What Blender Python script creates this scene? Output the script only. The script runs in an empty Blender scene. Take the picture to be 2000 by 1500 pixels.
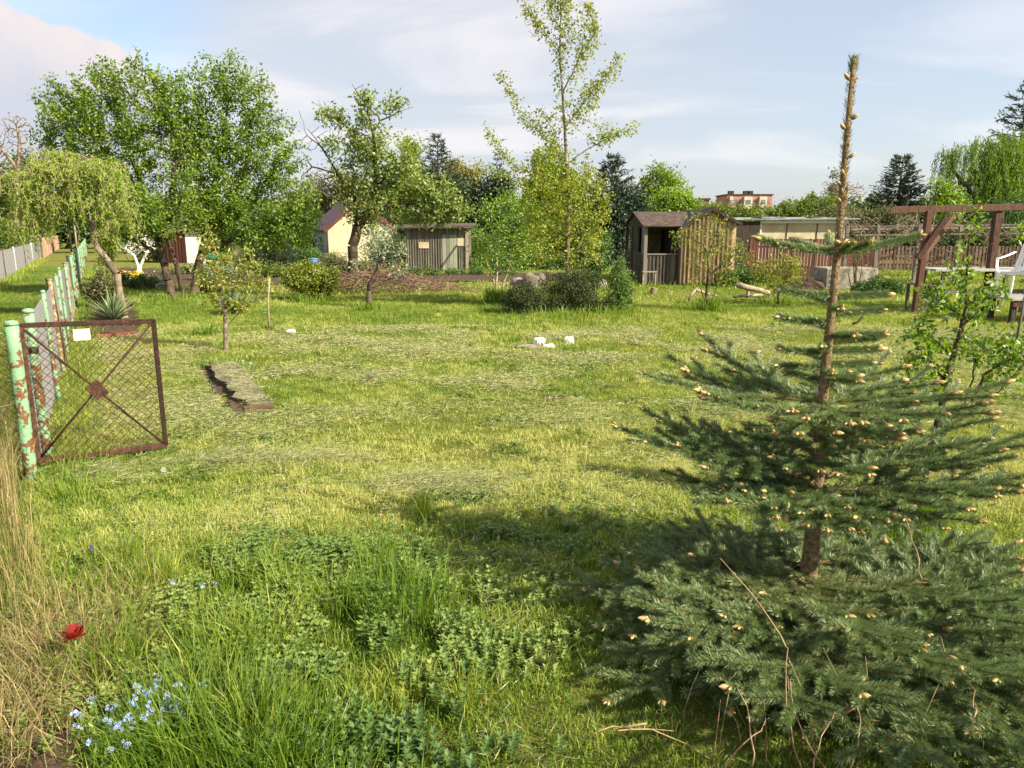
import bpy, math
import numpy as np
from math import sin, cos, pi, radians
rng = np.random.default_rng(11)
SC = bpy.context.scene
COL = SC.collection
# ---------------------------------------------------------------- camera, sky, sun, exposure
H, PITCH, F = 1.65, radians(11.9), 1444.0
cam = bpy.data.cameras.new('camera'); cam.sensor_width = 36; cam.lens = 36 * F / 2000
cam.clip_start = 0.05; cam.clip_end = 3000
cob = bpy.data.objects.new('camera', cam); COL.objects.link(cob)
cob.location = (0, 0, H); cob.rotation_euler = (pi / 2 - PITCH, 0, 0)
SC.camera = cob
SUN_EL, SUN_AZ = radians(35), radians(119)      # azimuth clockwise from +Y
sdir = np.array([sin(SUN_AZ) * cos(SUN_EL), cos(SUN_AZ) * cos(SUN_EL), sin(SUN_EL)])
sun = bpy.data.lights.new('sun', 'SUN'); sun.energy = 5.0; sun.angle = radians(0.6); sun.color = (1.0, 0.87, 0.66)
sob = bpy.data.objects.new('sun', sun); COL.objects.link(sob)
import mathutils
sob.rotation_euler = mathutils.Vector(sdir).to_track_quat('Z', 'Y').to_euler()
W = bpy.data.worlds.new('World'); SC.world = W; W.use_nodes = True
def world():
    nt = W.node_tree; N = nt.nodes; L = nt.links; N.clear()
    def n(t, **k):
        x = N.new(t)
        for a, b in k.items():
            setattr(x, a, b)
        return x
    def mth(op, a, b=None, c=None, clamp=False):
        m = n('ShaderNodeMath', operation=op, use_clamp=clamp)
        for i, v in enumerate((a, b, c)):
            if v is None: continue
            if isinstance(v, (int, float)): m.inputs[i].default_value = v
            else: L.new(v, m.inputs[i])
        return m.outputs[0]
    out = n('ShaderNodeOutputWorld'); bg = n('ShaderNodeBackground'); bg.inputs[1].default_value = 0.098
    sky = n('ShaderNodeTexSky', sky_type='NISHITA', sun_disc=False)
    sky.sun_elevation = SUN_EL; sky.sun_rotation = SUN_AZ; sky.air_density = 1.0; sky.dust_density = 1.6; sky.ozone_density = 1.5
    tc = n('ShaderNodeTexCoord'); sep = n('ShaderNodeSeparateXYZ'); L.new(tc.outputs['Generated'], sep.inputs[0])
    x, y, z = sep.outputs
    # high thin veil, stretched on the cloud layer
    zz = mth('ADD', mth('MAXIMUM', z, 0.0), 0.16)
    px = mth('DIVIDE', x, zz); py = mth('DIVIDE', y, zz)
    cmb = n('ShaderNodeCombineXYZ'); L.new(px, cmb.inputs[0]); L.new(py, cmb.inputs[1])
    mp = n('ShaderNodeMapping'); mp.inputs['Rotation'].default_value = (0, 0, 0.5); mp.inputs['Scale'].default_value = (0.75, 1.3, 1)
    mp.inputs['Location'].default_value = (1.7, 0.4, 0); L.new(cmb.outputs[0], mp.inputs[0])
    ns = n('ShaderNodeTexNoise'); ns.inputs['Scale'].default_value = 0.9; ns.inputs['Detail'].default_value = 6; ns.inputs['Roughness'].default_value = 0.52; ns.inputs['Distortion'].default_value = 0.5
    L.new(mp.outputs[0], ns.inputs[0])
    mr = n('ShaderNodeMapRange'); mr.interpolation_type = 'SMOOTHSTEP'; mr.inputs[1].default_value = 0.40; mr.inputs[2].default_value = 0.66; mr.inputs[3].default_value = 0.8; mr.inputs[4].default_value = 0.96
    L.new(ns.outputs[0], mr.inputs[0])
    # the veil leaves a clear blue patch to the upper left and thins to the right
    def ang(dx, dy, dz, a0, a1):
        v = n('ShaderNodeVectorMath', operation='DISTANCE'); L.new(tc.outputs['Generated'], v.inputs[0]); v.inputs[1].default_value = (dx, dy, dz)
        m = n('ShaderNodeMapRange'); m.interpolation_type = 'SMOOTHSTEP'; L.new(v.outputs['Value'], m.inputs[0])
        m.inputs[1].default_value = a0; m.inputs[2].default_value = a1; m.inputs[3].default_value = 1; m.inputs[4].default_value = 0
        return m.outputs[0]
    def D(px_, py_):
        u = (px_ - 1000) / F; v = (750 - py_) / F
        d = np.array([u, cos(PITCH) + v * sin(PITCH), -sin(PITCH) + v * cos(PITCH)]); return d / np.linalg.norm(d)
    nw = n('ShaderNodeTexNoise'); nw.inputs['Scale'].default_value = 9; nw.inputs['Detail'].default_value = 7; L.new(tc.outputs['Generated'], nw.inputs[0])
    hole = mth('MULTIPLY', ang(*D(90, -20), 0.08, 0.22), 0.6)
    veil = mth('MULTIPLY', mr.outputs[0], mth('SUBTRACT', 1.0, hole))
    veil = mth('MULTIPLY', veil, mth('SUBTRACT', 1.0, mth('MULTIPLY', ang(*D(1950, 0), 0.1, 0.55), 0.35)))
    mix = n('ShaderNodeMix', data_type='RGBA'); L.new(veil, mix.inputs[0]); L.new(sky.outputs[0], mix.inputs[6])
    # slightly pink lit tops inside the veil
    mr2 = n('ShaderNodeMapRange'); mr2.interpolation_type = 'SMOOTHSTEP'; mr2.inputs[1].default_value = 0.44; mr2.inputs[2].default_value = 0.62; L.new(ns.outputs[0], mr2.inputs[0])
    vc = n('ShaderNodeMix', data_type='RGBA'); L.new(mr2.outputs[0], vc.inputs[0])
    vc.inputs[6].default_value = (3.15, 3.25, 3.5, 1); vc.inputs[7].default_value = (4.2, 4.05, 4.15, 1)
    L.new(vc.outputs[2], mix.inputs[7])
    # a bank of cumulus low on the left
    prev = mix.outputs[2]
    wob = mth('MULTIPLY', mth('SUBTRACT', nw.outputs[0], 0.5), 0.26)
    az = mth('DIVIDE', x, mth('MAXIMUM', y, 0.05))      # tan azimuth
    el = mth('DIVIDE', z, mth('MAXIMUM', y, 0.05))
    # top outline falls from left to right (a straight falling edge, broken by the noise)
    top = mth('ADD', mth('MULTIPLY', mth('ADD', az, 0.64), -0.36), 0.268)
    dd = mth('SUBTRACT', mth('ADD', top, wob), el)
    edge = n('ShaderNodeMapRange'); edge.interpolation_type = 'SMOOTHSTEP'; L.new(dd, edge.inputs[0]); edge.inputs[1].default_value = 0; edge.inputs[2].default_value = 0.012
    fade = n('ShaderNodeMapRange'); fade.interpolation_type = 'SMOOTHSTEP'; L.new(dd, fade.inputs[0]); fade.inputs[1].default_value = 0.02; fade.inputs[2].default_value = 0.11; fade.inputs[3].default_value = 1; fade.inputs[4].default_value = 0.0
    lim = n('ShaderNodeMapRange'); lim.interpolation_type = 'SMOOTHSTEP'; L.new(az, lim.inputs[0]); lim.inputs[1].default_value = -0.48; lim.inputs[2].default_value = -0.40; lim.inputs[3].default_value = 1; lim.inputs[4].default_value = 0
    cov = mth('MULTIPLY', mth('MULTIPLY', edge.outputs[0], lim.outputs[0]), 0.9)
    cc = n('ShaderNodeMix', data_type='RGBA'); L.new(mth('MULTIPLY', fade.outputs[0], mth('MULTIPLY_ADD', mth('SUBTRACT', nw.outputs[0], 0.35), 3.0, 0.1, True)), cc.inputs[0]); cc.inputs[6].default_value = (3.0, 3.05, 3.45, 1); cc.inputs[7].default_value = (4.6, 4.0, 3.75, 1)
    m2 = n('ShaderNodeMix', data_type='RGBA'); L.new(cov, m2.inputs[0]); L.new(prev, m2.inputs[6]); L.new(cc.outputs[2], m2.inputs[7])
    L.new(m2.outputs[2], bg.inputs[0]); L.new(bg.outputs[0], out.inputs[0])
world()
SC.view_settings.view_transform = 'Standard'; SC.view_settings.look = 'None'
SC.view_settings.exposure = 1.2; SC.view_settings.gamma = 1.0
SC.cycles.max_bounces = 6; SC.cycles.diffuse_bounces = 3; SC.cycles.transmission_bounces = 3; SC.cycles.glossy_bounces = 2
SC.cycles.transparent_max_bounces = 6
SC.render.film_transparent = False

# ---------------------------------------------------------------- helpers
def ray(px, py):
    u = (px - 1000) / F; v = (750 - py) / F
    return np.array([u, cos(PITCH) + v * sin(PITCH), -sin(PITCH) + v * cos(PITCH)])
def P(px, py, Y):
    d = ray(px, py); return np.array([0, 0, H]) + d * (Y / d[1])
def G(px, py):
    d = ray(px, py); t = H / -d[2]; return np.array([d[0] * t, d[1] * t, 0.0])
_grids = {}
def vnoise(x, y, s, seed=0):
    """smooth value noise in 0..1"""
    if seed not in _grids: _grids[seed] = np.random.default_rng(seed + 100).random((256, 256))
    g = _grids[seed]; x = np.asarray(x) / s + 1000.3; y = np.asarray(y) / s + 1000.7
    xi = np.floor(x).astype(int); yi = np.floor(y).astype(int); fx = x - xi; fy = y - yi
    fx = fx * fx * (3 - 2 * fx); fy = fy * fy * (3 - 2 * fy)
    a = g[xi % 256, yi % 256]; b = g[(xi + 1) % 256, yi % 256]; c = g[xi % 256, (yi + 1) % 256]; d = g[(xi + 1) % 256, (yi + 1) % 256]
    return (a * (1 - fx) + b * fx) * (1 - fy) + (c * (1 - fx) + d * fx) * fy
def fnoise(x, y, s, seed=0):
    return (vnoise(x, y, s, seed) + .5 * vnoise(x, y, s / 2.1, seed + 1) + .25 * vnoise(x, y, s / 4.3, seed + 2)) / 1.75
def gz(x, y):
    x = np.asarray(x, float); y = np.asarray(y, float)
    return (fnoise(x, y, 3.0, 5) - .5) * .10 + (fnoise(x, y, .6, 9) - .5) * .035
def unit(v):
    v = np.asarray(v, float); return v / (np.linalg.norm(v, axis=-1, keepdims=True) + 1e-9)

class M:
    def __init__(s): s.v = []; s.q = []; s.t = []; s.a = []; s.n = 0; s.smooth = False
    def add(s, V, Q=None, T=None, tint=0.5):
        V = np.asarray(V, np.float32).reshape(-1, 3); k = len(V)
        s.v.append(V); s.a.append(np.broadcast_to(np.asarray(tint, np.float32), (k,)) if np.ndim(tint) == 0 else np.asarray(tint, np.float32))
        if Q is not None and len(Q): s.q.append(np.asarray(Q, np.int32).reshape(-1, 4) + s.n)
        if T is not None and len(T): s.t.append(np.asarray(T, np.int32).reshape(-1, 3) + s.n)
        s.n += k; return s
    # boxes given by centre, half sizes, rotation about z, optional full matrix
    def box(s, c, h, rz=0, R=None, tint=0.5, bev=0.0):
        h = np.asarray(h, float)
        if bev <= 0:
            V = np.array([[i, j, k] for i in (-1, 1) for j in (-1, 1) for k in (-1, 1)], float) * h
            Q = [[0, 1, 3, 2], [4, 6, 7, 5], [0, 4, 5, 1], [2, 3, 7, 6], [0, 2, 6, 4], [1, 5, 7, 3]]
            T = None
        else:
            b = min(bev, h.min() * .6); V = []; idx = {}
            for i in (-1, 1):
                for j in (-1, 1):
                    for k in (-1, 1):
                        for ax in range(3):
                            p = np.array([i, j, k], float) * (h - b); p[ax] = (i, j, k)[ax] * h[ax]
                            idx[(i, j, k, ax)] = len(V); V.append(p)
            V = np.array(V); Q = []; T = []
            for ax in range(3):
                o = [a for a in range(3) if a != ax]
                for sgn in (-1, 1):
                    f = []
                    for (a, b2) in ((-1, -1), (1, -1), (1, 1), (-1, 1)):
                        key = [0, 0, 0]; key[ax] = sgn; key[o[0]] = a; key[o[1]] = b2; f.append(idx[(*key, ax)])
                    if (sgn > 0) == (ax == 1): f = f[::-1]
                    Q.append(f)
            for ax in range(3):
                o = [a for a in range(3) if a != ax]
                for a in (-1, 1):
                    for b2 in (-1, 1):
                        k0 = [0, 0, 0]; k0[o[0]] = a; k0[o[1]] = b2; k1 = list(k0); k0[ax] = -1; k1[ax] = 1
                        Q.append([idx[(*k0, o[0])], idx[(*k1, o[0])], idx[(*k1, o[1])], idx[(*k0, o[1])]])
            for i in (-1, 1):
                for j in (-1, 1):
                    for k in (-1, 1): T.append([idx[(i, j, k, a)] for a in range(3)])
        if R is None:
            R = np.array([[cos(rz), -sin(rz), 0], [sin(rz), cos(rz), 0], [0, 0, 1]])
        return s.add(V @ np.asarray(R).T + np.asarray(c, float), Q, T, tint)
    def beam(s, a, b, w, h, tint=0.5, up=(0, 0, 1), bev=0.0):
        """rectangular bar from a to b, w wide, h high"""
        a = np.asarray(a, float); b = np.asarray(b, float); d = b - a; L = np.linalg.norm(d); x = d / L
        up = np.asarray(up, float)
        if abs(x @ up) > .98: up = np.array([0, 1., 0])
        y = unit(np.cross(up, x)); z = np.cross(x, y)
        return s.box((a + b) / 2, (L / 2, w / 2, h / 2), R=np.stack([x, y, z], 1), tint=tint, bev=bev)
    def prism(s, pts, axis, tint=.5):
        """closed prism: polygon pts (n,3) extruded by vector axis (convex fan)"""
        p = np.asarray(pts, float); n = len(p); V = np.vstack([p, p + np.asarray(axis, float)])
        Q = [[i, (i + 1) % n, n + (i + 1) % n, n + i] for i in range(n)]
        T = [[0, i + 1, i] for i in range(1, n - 1)] + [[n, n + i, n + i + 1] for i in range(1, n - 1)]
        return s.add(V, Q, T, tint)
    def segs(s, A, B, ra, rb, n=5, tint=0.5):
        A = np.atleast_2d(A); B = np.atleast_2d(B); m = len(A); d = unit(B - A)
        ra = np.broadcast_to(ra, (m,)); rb = np.broadcast_to(rb, (m,))
        ref = np.where(np.abs(d[:, 2:3]) > .9, np.array([[1., 0, 0]]), np.array([[0, 0, 1.]]))
        u = unit(np.cross(d, ref)); w = np.cross(d, u)
        th = np.arange(n) * 2 * pi / n
        c = np.cos(th)[None, :, None] * u[:, None] + np.sin(th)[None, :, None] * w[:, None]
        V = np.concatenate([A[:, None] + c * ra[:, None, None], B[:, None] + c * rb[:, None, None]], 1)
        i = np.arange(n); q = np.stack([i, (i + 1) % n, n + (i + 1) % n, n + i], 1)
        Q = (q[None] + (np.arange(m) * 2 * n)[:, None, None]).reshape(-1, 4)
        t = np.repeat(np.broadcast_to(tint, (m,)), 2 * n)
        return s.add(V.reshape(-1, 3), Q, None, t)
    def tube(s, pts, r, n=8, tint=.5, caps=True):
        """one continuous tapered tube along a polyline"""
        p = np.asarray(pts, float); k = len(p); r = np.broadcast_to(r, (k,)) if np.ndim(r) == 0 else np.asarray(r, float)
        d = np.gradient(p, axis=0); d = unit(d); ref = np.array([0.3, 0.2, 1.0]) if abs(d[0][2]) < .8 else np.array([1., .2, 0])
        V = []; u = unit(np.cross(d[0], ref))
        for i in range(k):
            u = unit(u - (u @ d[i]) * d[i]); w = np.cross(d[i], u)
            th = np.arange(n) * 2 * pi / n
            V.append(p[i] + r[i] * (np.cos(th)[:, None] * u + np.sin(th)[:, None] * w))
        V = np.vstack(V); Q = []; T = []
        for i in range(k - 1):
            for j in range(n): Q.append([i * n + j, i * n + (j + 1) % n, (i + 1) * n + (j + 1) % n, (i + 1) * n + j])
        if caps:
            V = np.vstack([V, p[:1], p[-1:]]); b = k * n
            for j in range(n): T.append([b, (j + 1) % n, j]); T.append([b + 1, (k - 1) * n + j, (k - 1) * n + (j + 1) % n])
        return s.add(V, Q, T, tint)
    def leaves(s, p, d, nrm, L, w, tint=.5, fold=.15):
        """leaf-shaped pairs of triangles"""
        m = len(p); L = np.broadcast_to(L, (m,))[:, None]; w = np.broadcast_to(w, (m,))[:, None]
        d = unit(d); sd = unit(np.cross(d, nrm)); up = np.cross(sd, d)
        b = p; tip = p + d * L; mid = p + d * L * .45
        V = np.stack([b, mid + sd * w / 2 + up * fold * w, tip, mid - sd * w / 2 + up * fold * w], 1).reshape(-1, 3)
        o = (np.arange(m) * 4)[:, None]
        T = np.concatenate([o + [[0, 1, 2]], o + [[0, 2, 3]]], 0)
        return s.add(V, None, T, np.repeat(np.broadcast_to(tint, (m,)), 4))
    def blades(s, p, h, w, az, lean, tint, curve=.5, seg=2):
        """grass blades; p (n,3) roots, h length, w width, az lean heading, lean 0..1.4 rad"""
        m = len(p); f = np.stack([np.cos(az), np.sin(az), np.zeros(m)], 1); sd = np.stack([-np.sin(az), np.cos(az), np.zeros(m)], 1)
        tw = rng.uniform(0, 2 * pi, m); sd2 = sd * np.cos(tw)[:, None] + f * np.sin(tw)[:, None]
        z = np.array([[0, 0, 1.]]); h = h[:, None]; w = np.broadcast_to(w, (m,))[:, None]; lean = lean[:, None]
        def at(t, le): return p + (f * np.sin(le) + z * np.cos(le)) * h * t
        tip = at(1., lean * (1 + curve) * .8)
        tint = np.broadcast_to(tint, (m,))
        if seg == 1:
            V = np.stack([p - sd2 * w / 2, p + sd2 * w / 2, tip], 1).reshape(-1, 3)
            return s.add(V, None, np.arange(3 * m).reshape(-1, 3), np.repeat(tint, 3))
        mid = at(.55, lean * .55)
        V = np.stack([p - sd2 * w / 2, p + sd2 * w / 2, mid + sd2 * w * .42, mid - sd2 * w * .42, tip], 1).reshape(-1, 3)
        o = (np.arange(m) * 5)[:, None]
        return s.add(V, o + [[0, 1, 2, 3]], o + [[3, 2, 4]], np.repeat(tint, 5))
    def build(s, name, mat, parent=None, smooth=None):
        if not s.v:
            return None
        V = np.concatenate(s.v); A = np.concatenate(s.a)
        base = np.zeros(3)
        if parent is not None:
            p = parent
            while p is not None: base = base + np.array(p.location); p = p.parent
        V = V - base.astype(np.float32)
        Q = np.concatenate(s.q) if s.q else np.zeros((0, 4), np.int32); T = np.concatenate(s.t) if s.t else np.zeros((0, 3), np.int32)
        me = bpy.data.meshes.new(name); me.vertices.add(len(V)); me.vertices.foreach_set('co', V.astype(np.float32).ravel())
        nl = Q.size + T.size; me.loops.add(nl); me.loops.foreach_set('vertex_index', np.concatenate([Q.ravel(), T.ravel()]).astype(np.int32))
        npo = len(Q) + len(T); me.polygons.add(npo)
        me.polygons.foreach_set('loop_start', np.concatenate([np.arange(len(Q)) * 4, Q.size + np.arange(len(T)) * 3]).astype(np.int32))
        sm = s.smooth if smooth is None else smooth
        me.update(calc_edges=True)
        me.polygons.foreach_set('use_smooth', np.full(npo, bool(sm)))
        at = me.attributes.new('tint', 'FLOAT', 'POINT'); at.data.foreach_set('value', A.astype(np.float32))
        me.materials.append(mat)
        o = bpy.data.objects.new(name, me); COL.objects.link(o)
        if parent is not None: o.parent = parent
        return o

def thing(name, label, cat, loc=(0, 0, 0), group=None):
    o = bpy.data.objects.new(name, None); COL.objects.link(o); o.location = [float(v) for v in loc]; o.empty_display_size = .1
    o['label'] = label; o['category'] = cat
    if group: o['group'] = group
    return o
def tag(o, label, cat, group=None):
    o['label'] = label; o['category'] = cat
    if group: o['group'] = group
    return o
def kind(o, k, label=None):
    o['kind'] = k
    if label: o['label'] = label
    return o

# ---------------------------------------------------------------- materials
def newmat(name):
    m = bpy.data.materials.new(name); m.use_nodes = True; nt = m.node_tree; nt.nodes.clear(); return m, nt, nt.nodes, nt.links
def ramp(N, L, fac, cols):
    r = N.new('ShaderNodeValToRGB'); e = r.color_ramp.elements
    while len(e) < len(cols): e.new(.5)
    for i, (p, c) in enumerate(cols): e[i].position = p; e[i].color = (*c, 1)
    L.new(fac, r.inputs[0]); return r.outputs[0]
_mc = {}
def leafmat(name, a, b, c=None, trans=.35, rough=.5, spec=.05, noise=1.0):
    """foliage: tint attribute runs from colour a to b (to c); light passes through the blade"""
    if name in _mc: return _mc[name]
    m, nt, N, L = newmat(name)
    at = N.new('ShaderNodeAttribute'); at.attribute_name = 'tint'
    cols = [(0, a), (1, b)] if c is None else [(0, a), (.5, b), (1, c)]
    col = ramp(N, L, at.outputs['Fac'], cols)
    d = N.new('ShaderNodeBsdfDiffuse'); t = N.new('ShaderNodeBsdfTranslucent'); g = N.new('ShaderNodeBsdfGlossy'); g.inputs['Roughness'].default_value = rough
    L.new(col, d.inputs[0])
    hs = N.new('ShaderNodeHueSaturation'); hs.inputs['Hue'].default_value = .485; hs.inputs['Saturation'].default_value = 1.15; hs.inputs['Value'].default_value = 1.35; L.new(col, hs.inputs['Color']); L.new(hs.outputs[0], t.inputs[0])
    m1 = N.new('ShaderNodeMixShader'); m1.inputs[0].default_value = trans; L.new(d.outputs[0], m1.inputs[1]); L.new(t.outputs[0], m1.inputs[2])
    m2 = N.new('ShaderNodeMixShader'); m2.inputs[0].default_value = spec; L.new(m1.outputs[0], m2.inputs[1]); L.new(g.outputs[0], m2.inputs[2])
    o = N.new('ShaderNodeOutputMaterial'); L.new(m2.outputs[0], o.inputs[0]); _mc[name] = m; return m
def solid(name, a, b, scale=8, rough=.8, metal=0.0, bump=.3, detail=6, stretch=(1, 1, 1), lo=.35, hi=.65, third=None, bscale=None, tintmix=.35, spec=.3):
    """solid surface: two (three) real colours mixed by stretched noise, tint attribute varies pieces"""
    if name in _mc: return _mc[name]
    m, nt, N, L = newmat(name)
    tc = N.new('ShaderNodeTexCoord'); mp = N.new('ShaderNodeMapping'); mp.inputs['Scale'].default_value = stretch; L.new(tc.outputs['Object'], mp.inputs[0])
    ns = N.new('ShaderNodeTexNoise'); ns.inputs['Scale'].default_value = scale; ns.inputs['Detail'].default_value = detail; ns.inputs['Roughness'].default_value = .62; L.new(mp.outputs[0], ns.inputs[0])
    at = N.new('ShaderNodeAttribute'); at.attribute_name = 'tint'
    ad = N.new('ShaderNodeMath'); ad.operation = 'MULTIPLY_ADD'; L.new(at.outputs['Fac'], ad.inputs[0]); ad.inputs[1].default_value = tintmix; L.new(ns.outputs[0], ad.inputs[2])
    sb = N.new('ShaderNodeMath'); sb.operation = 'SUBTRACT'; L.new(ad.outputs[0], sb.inputs[0]); sb.inputs[1].default_value = tintmix / 2
    cols = [(lo, a), (hi, b)] if third is None else [(lo, a), ((lo + hi) / 2, b), (hi, third)]
    col = ramp(N, L, sb.outputs[0], cols)
    p = N.new('ShaderNodeBsdfPrincipled'); L.new(col, p.inputs['Base Color']); p.inputs['Roughness'].default_value = rough; p.inputs['Metallic'].default_value = metal
    p.inputs['Specular IOR Level'].default_value = spec
    if bump:
        nb = N.new('ShaderNodeTexNoise'); nb.inputs['Scale'].default_value = bscale or scale * 3; nb.inputs['Detail'].default_value = 5; L.new(mp.outputs[0], nb.inputs[0])
        bp = N.new('ShaderNodeBump'); bp.inputs['Strength'].default_value = bump; bp.inputs['Distance'].default_value = .02; L.new(nb.outputs[0], bp.inputs['Height']); L.new(bp.outputs[0], p.inputs['Normal'])
    o = N.new('ShaderNodeOutputMaterial'); L.new(p.outputs[0], o.inputs[0]); _mc[name] = m; return m

BARK_D = solid('bark_dark', (.035, .026, .018), (.12, .09, .06), 14, .95, bump=.8, stretch=(1, 1, .35))
BARK_G = solid('bark_grey', (.10, .08, .055), (.26, .21, .15), 18, .95, bump=.7, stretch=(1, 1, .4))
BARK_L = solid('bark_pale', (.22, .18, .12), (.42, .35, .25), 20, .9, bump=.5, stretch=(1, 1, .6))
BARK_W = solid('bark_limewashed', (.55, .53, .47), (.75, .73, .68), 10, .9, bump=.3)
BARK_BI = solid('bark_birch', (.09, .065, .045), (.25, .20, .15), 25, .85, bump=.4, stretch=(1, 1, 3))
BARK_SP = solid('bark_spruce', (.13, .085, .045), (.36, .26, .15), 60, .95, bump=.9)
RUST = solid('rusted_steel', (.022, .011, .008), (.055, .026, .018), 30, .85, bump=.5, third=(.13, .055, .03), hi=.8)
GREENP = solid('peeling_green_paint', (.16, .07, .035), (.13, .27, .15), 17, .6, bump=.35, lo=.47, hi=.50, third=(.20, .37, .22), tintmix=.18, detail=8)
GREENP_R = solid('green_paint_mostly_rust', (.15, .06, .03), (.30, .26, .12), 18, .75, bump=.4, lo=.4, hi=.62, third=(.22, .44, .28), tintmix=.1)
WIRE = solid('galvanised_wire', (.30, .30, .33), (.48, .48, .52), 20, .5, metal=.2, bump=0)
WIRE_R = solid('rusty_wire', (.05, .03, .02), (.14, .075, .045), 30, .8, bump=0)
CONC = solid('concrete', (.13, .12, .10), (.36, .33, .28), 9, .95, bump=.5)
STONE = solid('field_stone', (.12, .10, .09), (.33, .28, .24), 6, .95, bump=.8)
WHITE_P = solid('white_painted', (.62, .60, .55), (.80, .79, .74), 12, .6, bump=.1)
WOOD_G = solid('weathered_grey_wood', (.075, .062, .055), (.20, .175, .155), 5, .9, bump=.5, stretch=(6, 6, .5), tintmix=.5)
WOOD_Y = solid('weathered_tan_wood', (.17, .115, .065), (.50, .37, .22), 5, .9, bump=.5, stretch=(7, 7, .4), tintmix=.55)
WOOD_R = solid('red_brown_stained_wood', (.045, .016, .012), (.115, .04, .03), 6, .75, bump=.4, stretch=(5, 5, .6), tintmix=.5)
WOOD_B = solid('dark_brown_stained_wood', (.035, .016, .010), (.10, .045, .028), 6, .7, bump=.4, stretch=(3, 3, 1), tintmix=.4)
WOOD_D = solid('dark_old_wood', (.02, .016, .014), (.07, .055, .045), 6, .95, bump=.4, stretch=(6, 6, .5))
FELT = solid('brown_roofing_felt', (.05, .034, .028), (.13, .095, .08), 6, .95, bump=.4)
FELT_D = solid('black_roofing_felt', (.015, .014, .015), (.06, .055, .055), 6, .9, bump=.5)
CREAM = solid('cream_render', (.40, .35, .23), (.53, .47, .33), 3, .9, bump=.12)
WALL_SHADE = solid('bluish_shaded_wall', (.25, .31, .33), (.36, .42, .43), 3, .8, bump=.2)  # shade on the cottage side wall put into its bluish colour
ROOFR = solid('dark_red_metal_roof', (.055, .010, .014), (.10, .02, .022), 3, .5, bump=.1)
PLASTIC = solid('white_plastic', (.70, .71, .72), (.80, .81, .82), 3, .35, bump=0, spec=.5)
SOIL = solid('garden_soil', (.035, .023, .014), (.10, .066, .042), 12, 1, bump=1.0)
# ---------------------------------------------------------------- ground
def lane_x(Y): return -.53 - .555 * Y            # fence between plot and lane
def lane_l(Y): return -3.05 - .555 * Y           # fence on the far side of the lane
def groundmat():
    m, nt, N, L = newmat('turf_soil')
    tc = N.new('ShaderNodeTexCoord')
    n1 = N.new('ShaderNodeTexNoise'); n1.inputs['Scale'].default_value = .35; n1.inputs['Detail'].default_value = 8; n1.inputs['Roughness'].default_value = .7; L.new(tc.outputs['Object'], n1.inputs[0])
    c1 = ramp(N, L, n1.outputs[0], [(.34, (.085, .115, .02)), (.5, (.15, .17, .035)), (.64, (.24, .22, .07))])
    n2 = N.new('ShaderNodeTexNoise'); n2.inputs['Scale'].default_value = 16; n2.inputs['Detail'].default_value = 8; n2.inputs['Roughness'].default_value = .8; L.new(tc.outputs['Object'], n2.inputs[0])
    c2 = ramp(N, L, n2.outputs[0], [(.36, (.03, .04, .012)), (.5, (.14, .16, .035)), (.66, (.28, .25, .09))])
    mx = N.new('ShaderNodeMix'); mx.data_type = 'RGBA'; mx.inputs[0].default_value = .5; L.new(c1, mx.inputs[6]); L.new(c2, mx.inputs[7])
    p = N.new('ShaderNodeBsdfPrincipled'); L.new(mx.outputs[2], p.inputs['Base Color']); p.inputs['Roughness'].default_value = 1; p.inputs['Specular IOR Level'].default_value = .05
    bp = N.new('ShaderNodeBump'); bp.inputs['Strength'].default_value = 1; bp.inputs['Distance'].default_value = .03; L.new(n2.outputs[0], bp.inputs['Height']); L.new(bp.outputs[0], p.inputs['Normal'])
    o = N.new('ShaderNodeOutputMaterial'); L.new(p.outputs[0], o.inputs[0]); return m
def ground():
    ax = np.concatenate([-np.geomspace(900, 14, 26), np.linspace(-13.8, 13.8, 230), np.geomspace(14, 900, 26)])
    ay = np.concatenate([-np.geomspace(300, 3, 12), np.linspace(-2.8, 14, 140), np.geomspace(14.2, 1500, 60)])
    X, Y = np.meshgrid(ax, ay); Z = gz(X, Y) - .012
    far = np.clip((np.hypot(X, Y) - 40) / 60, 0, 1); Z = Z * (1 - far)
    nx, ny = len(ax), len(ay); i = np.arange(nx - 1); j = np.arange(ny - 1); I, J = np.meshgrid(i, j)
    q = np.stack([J * nx + I, J * nx + I + 1, (J + 1) * nx + I + 1, (J + 1) * nx + I], -1).reshape(-1, 4)
    m = M(); m.add(np.stack([X, Y, Z], -1).reshape(-1, 3), q); o = m.build('ground', groundmat(), smooth=True)
    kind(o, 'structure', 'flat garden ground under the lawn and plots')
ground()
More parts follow.
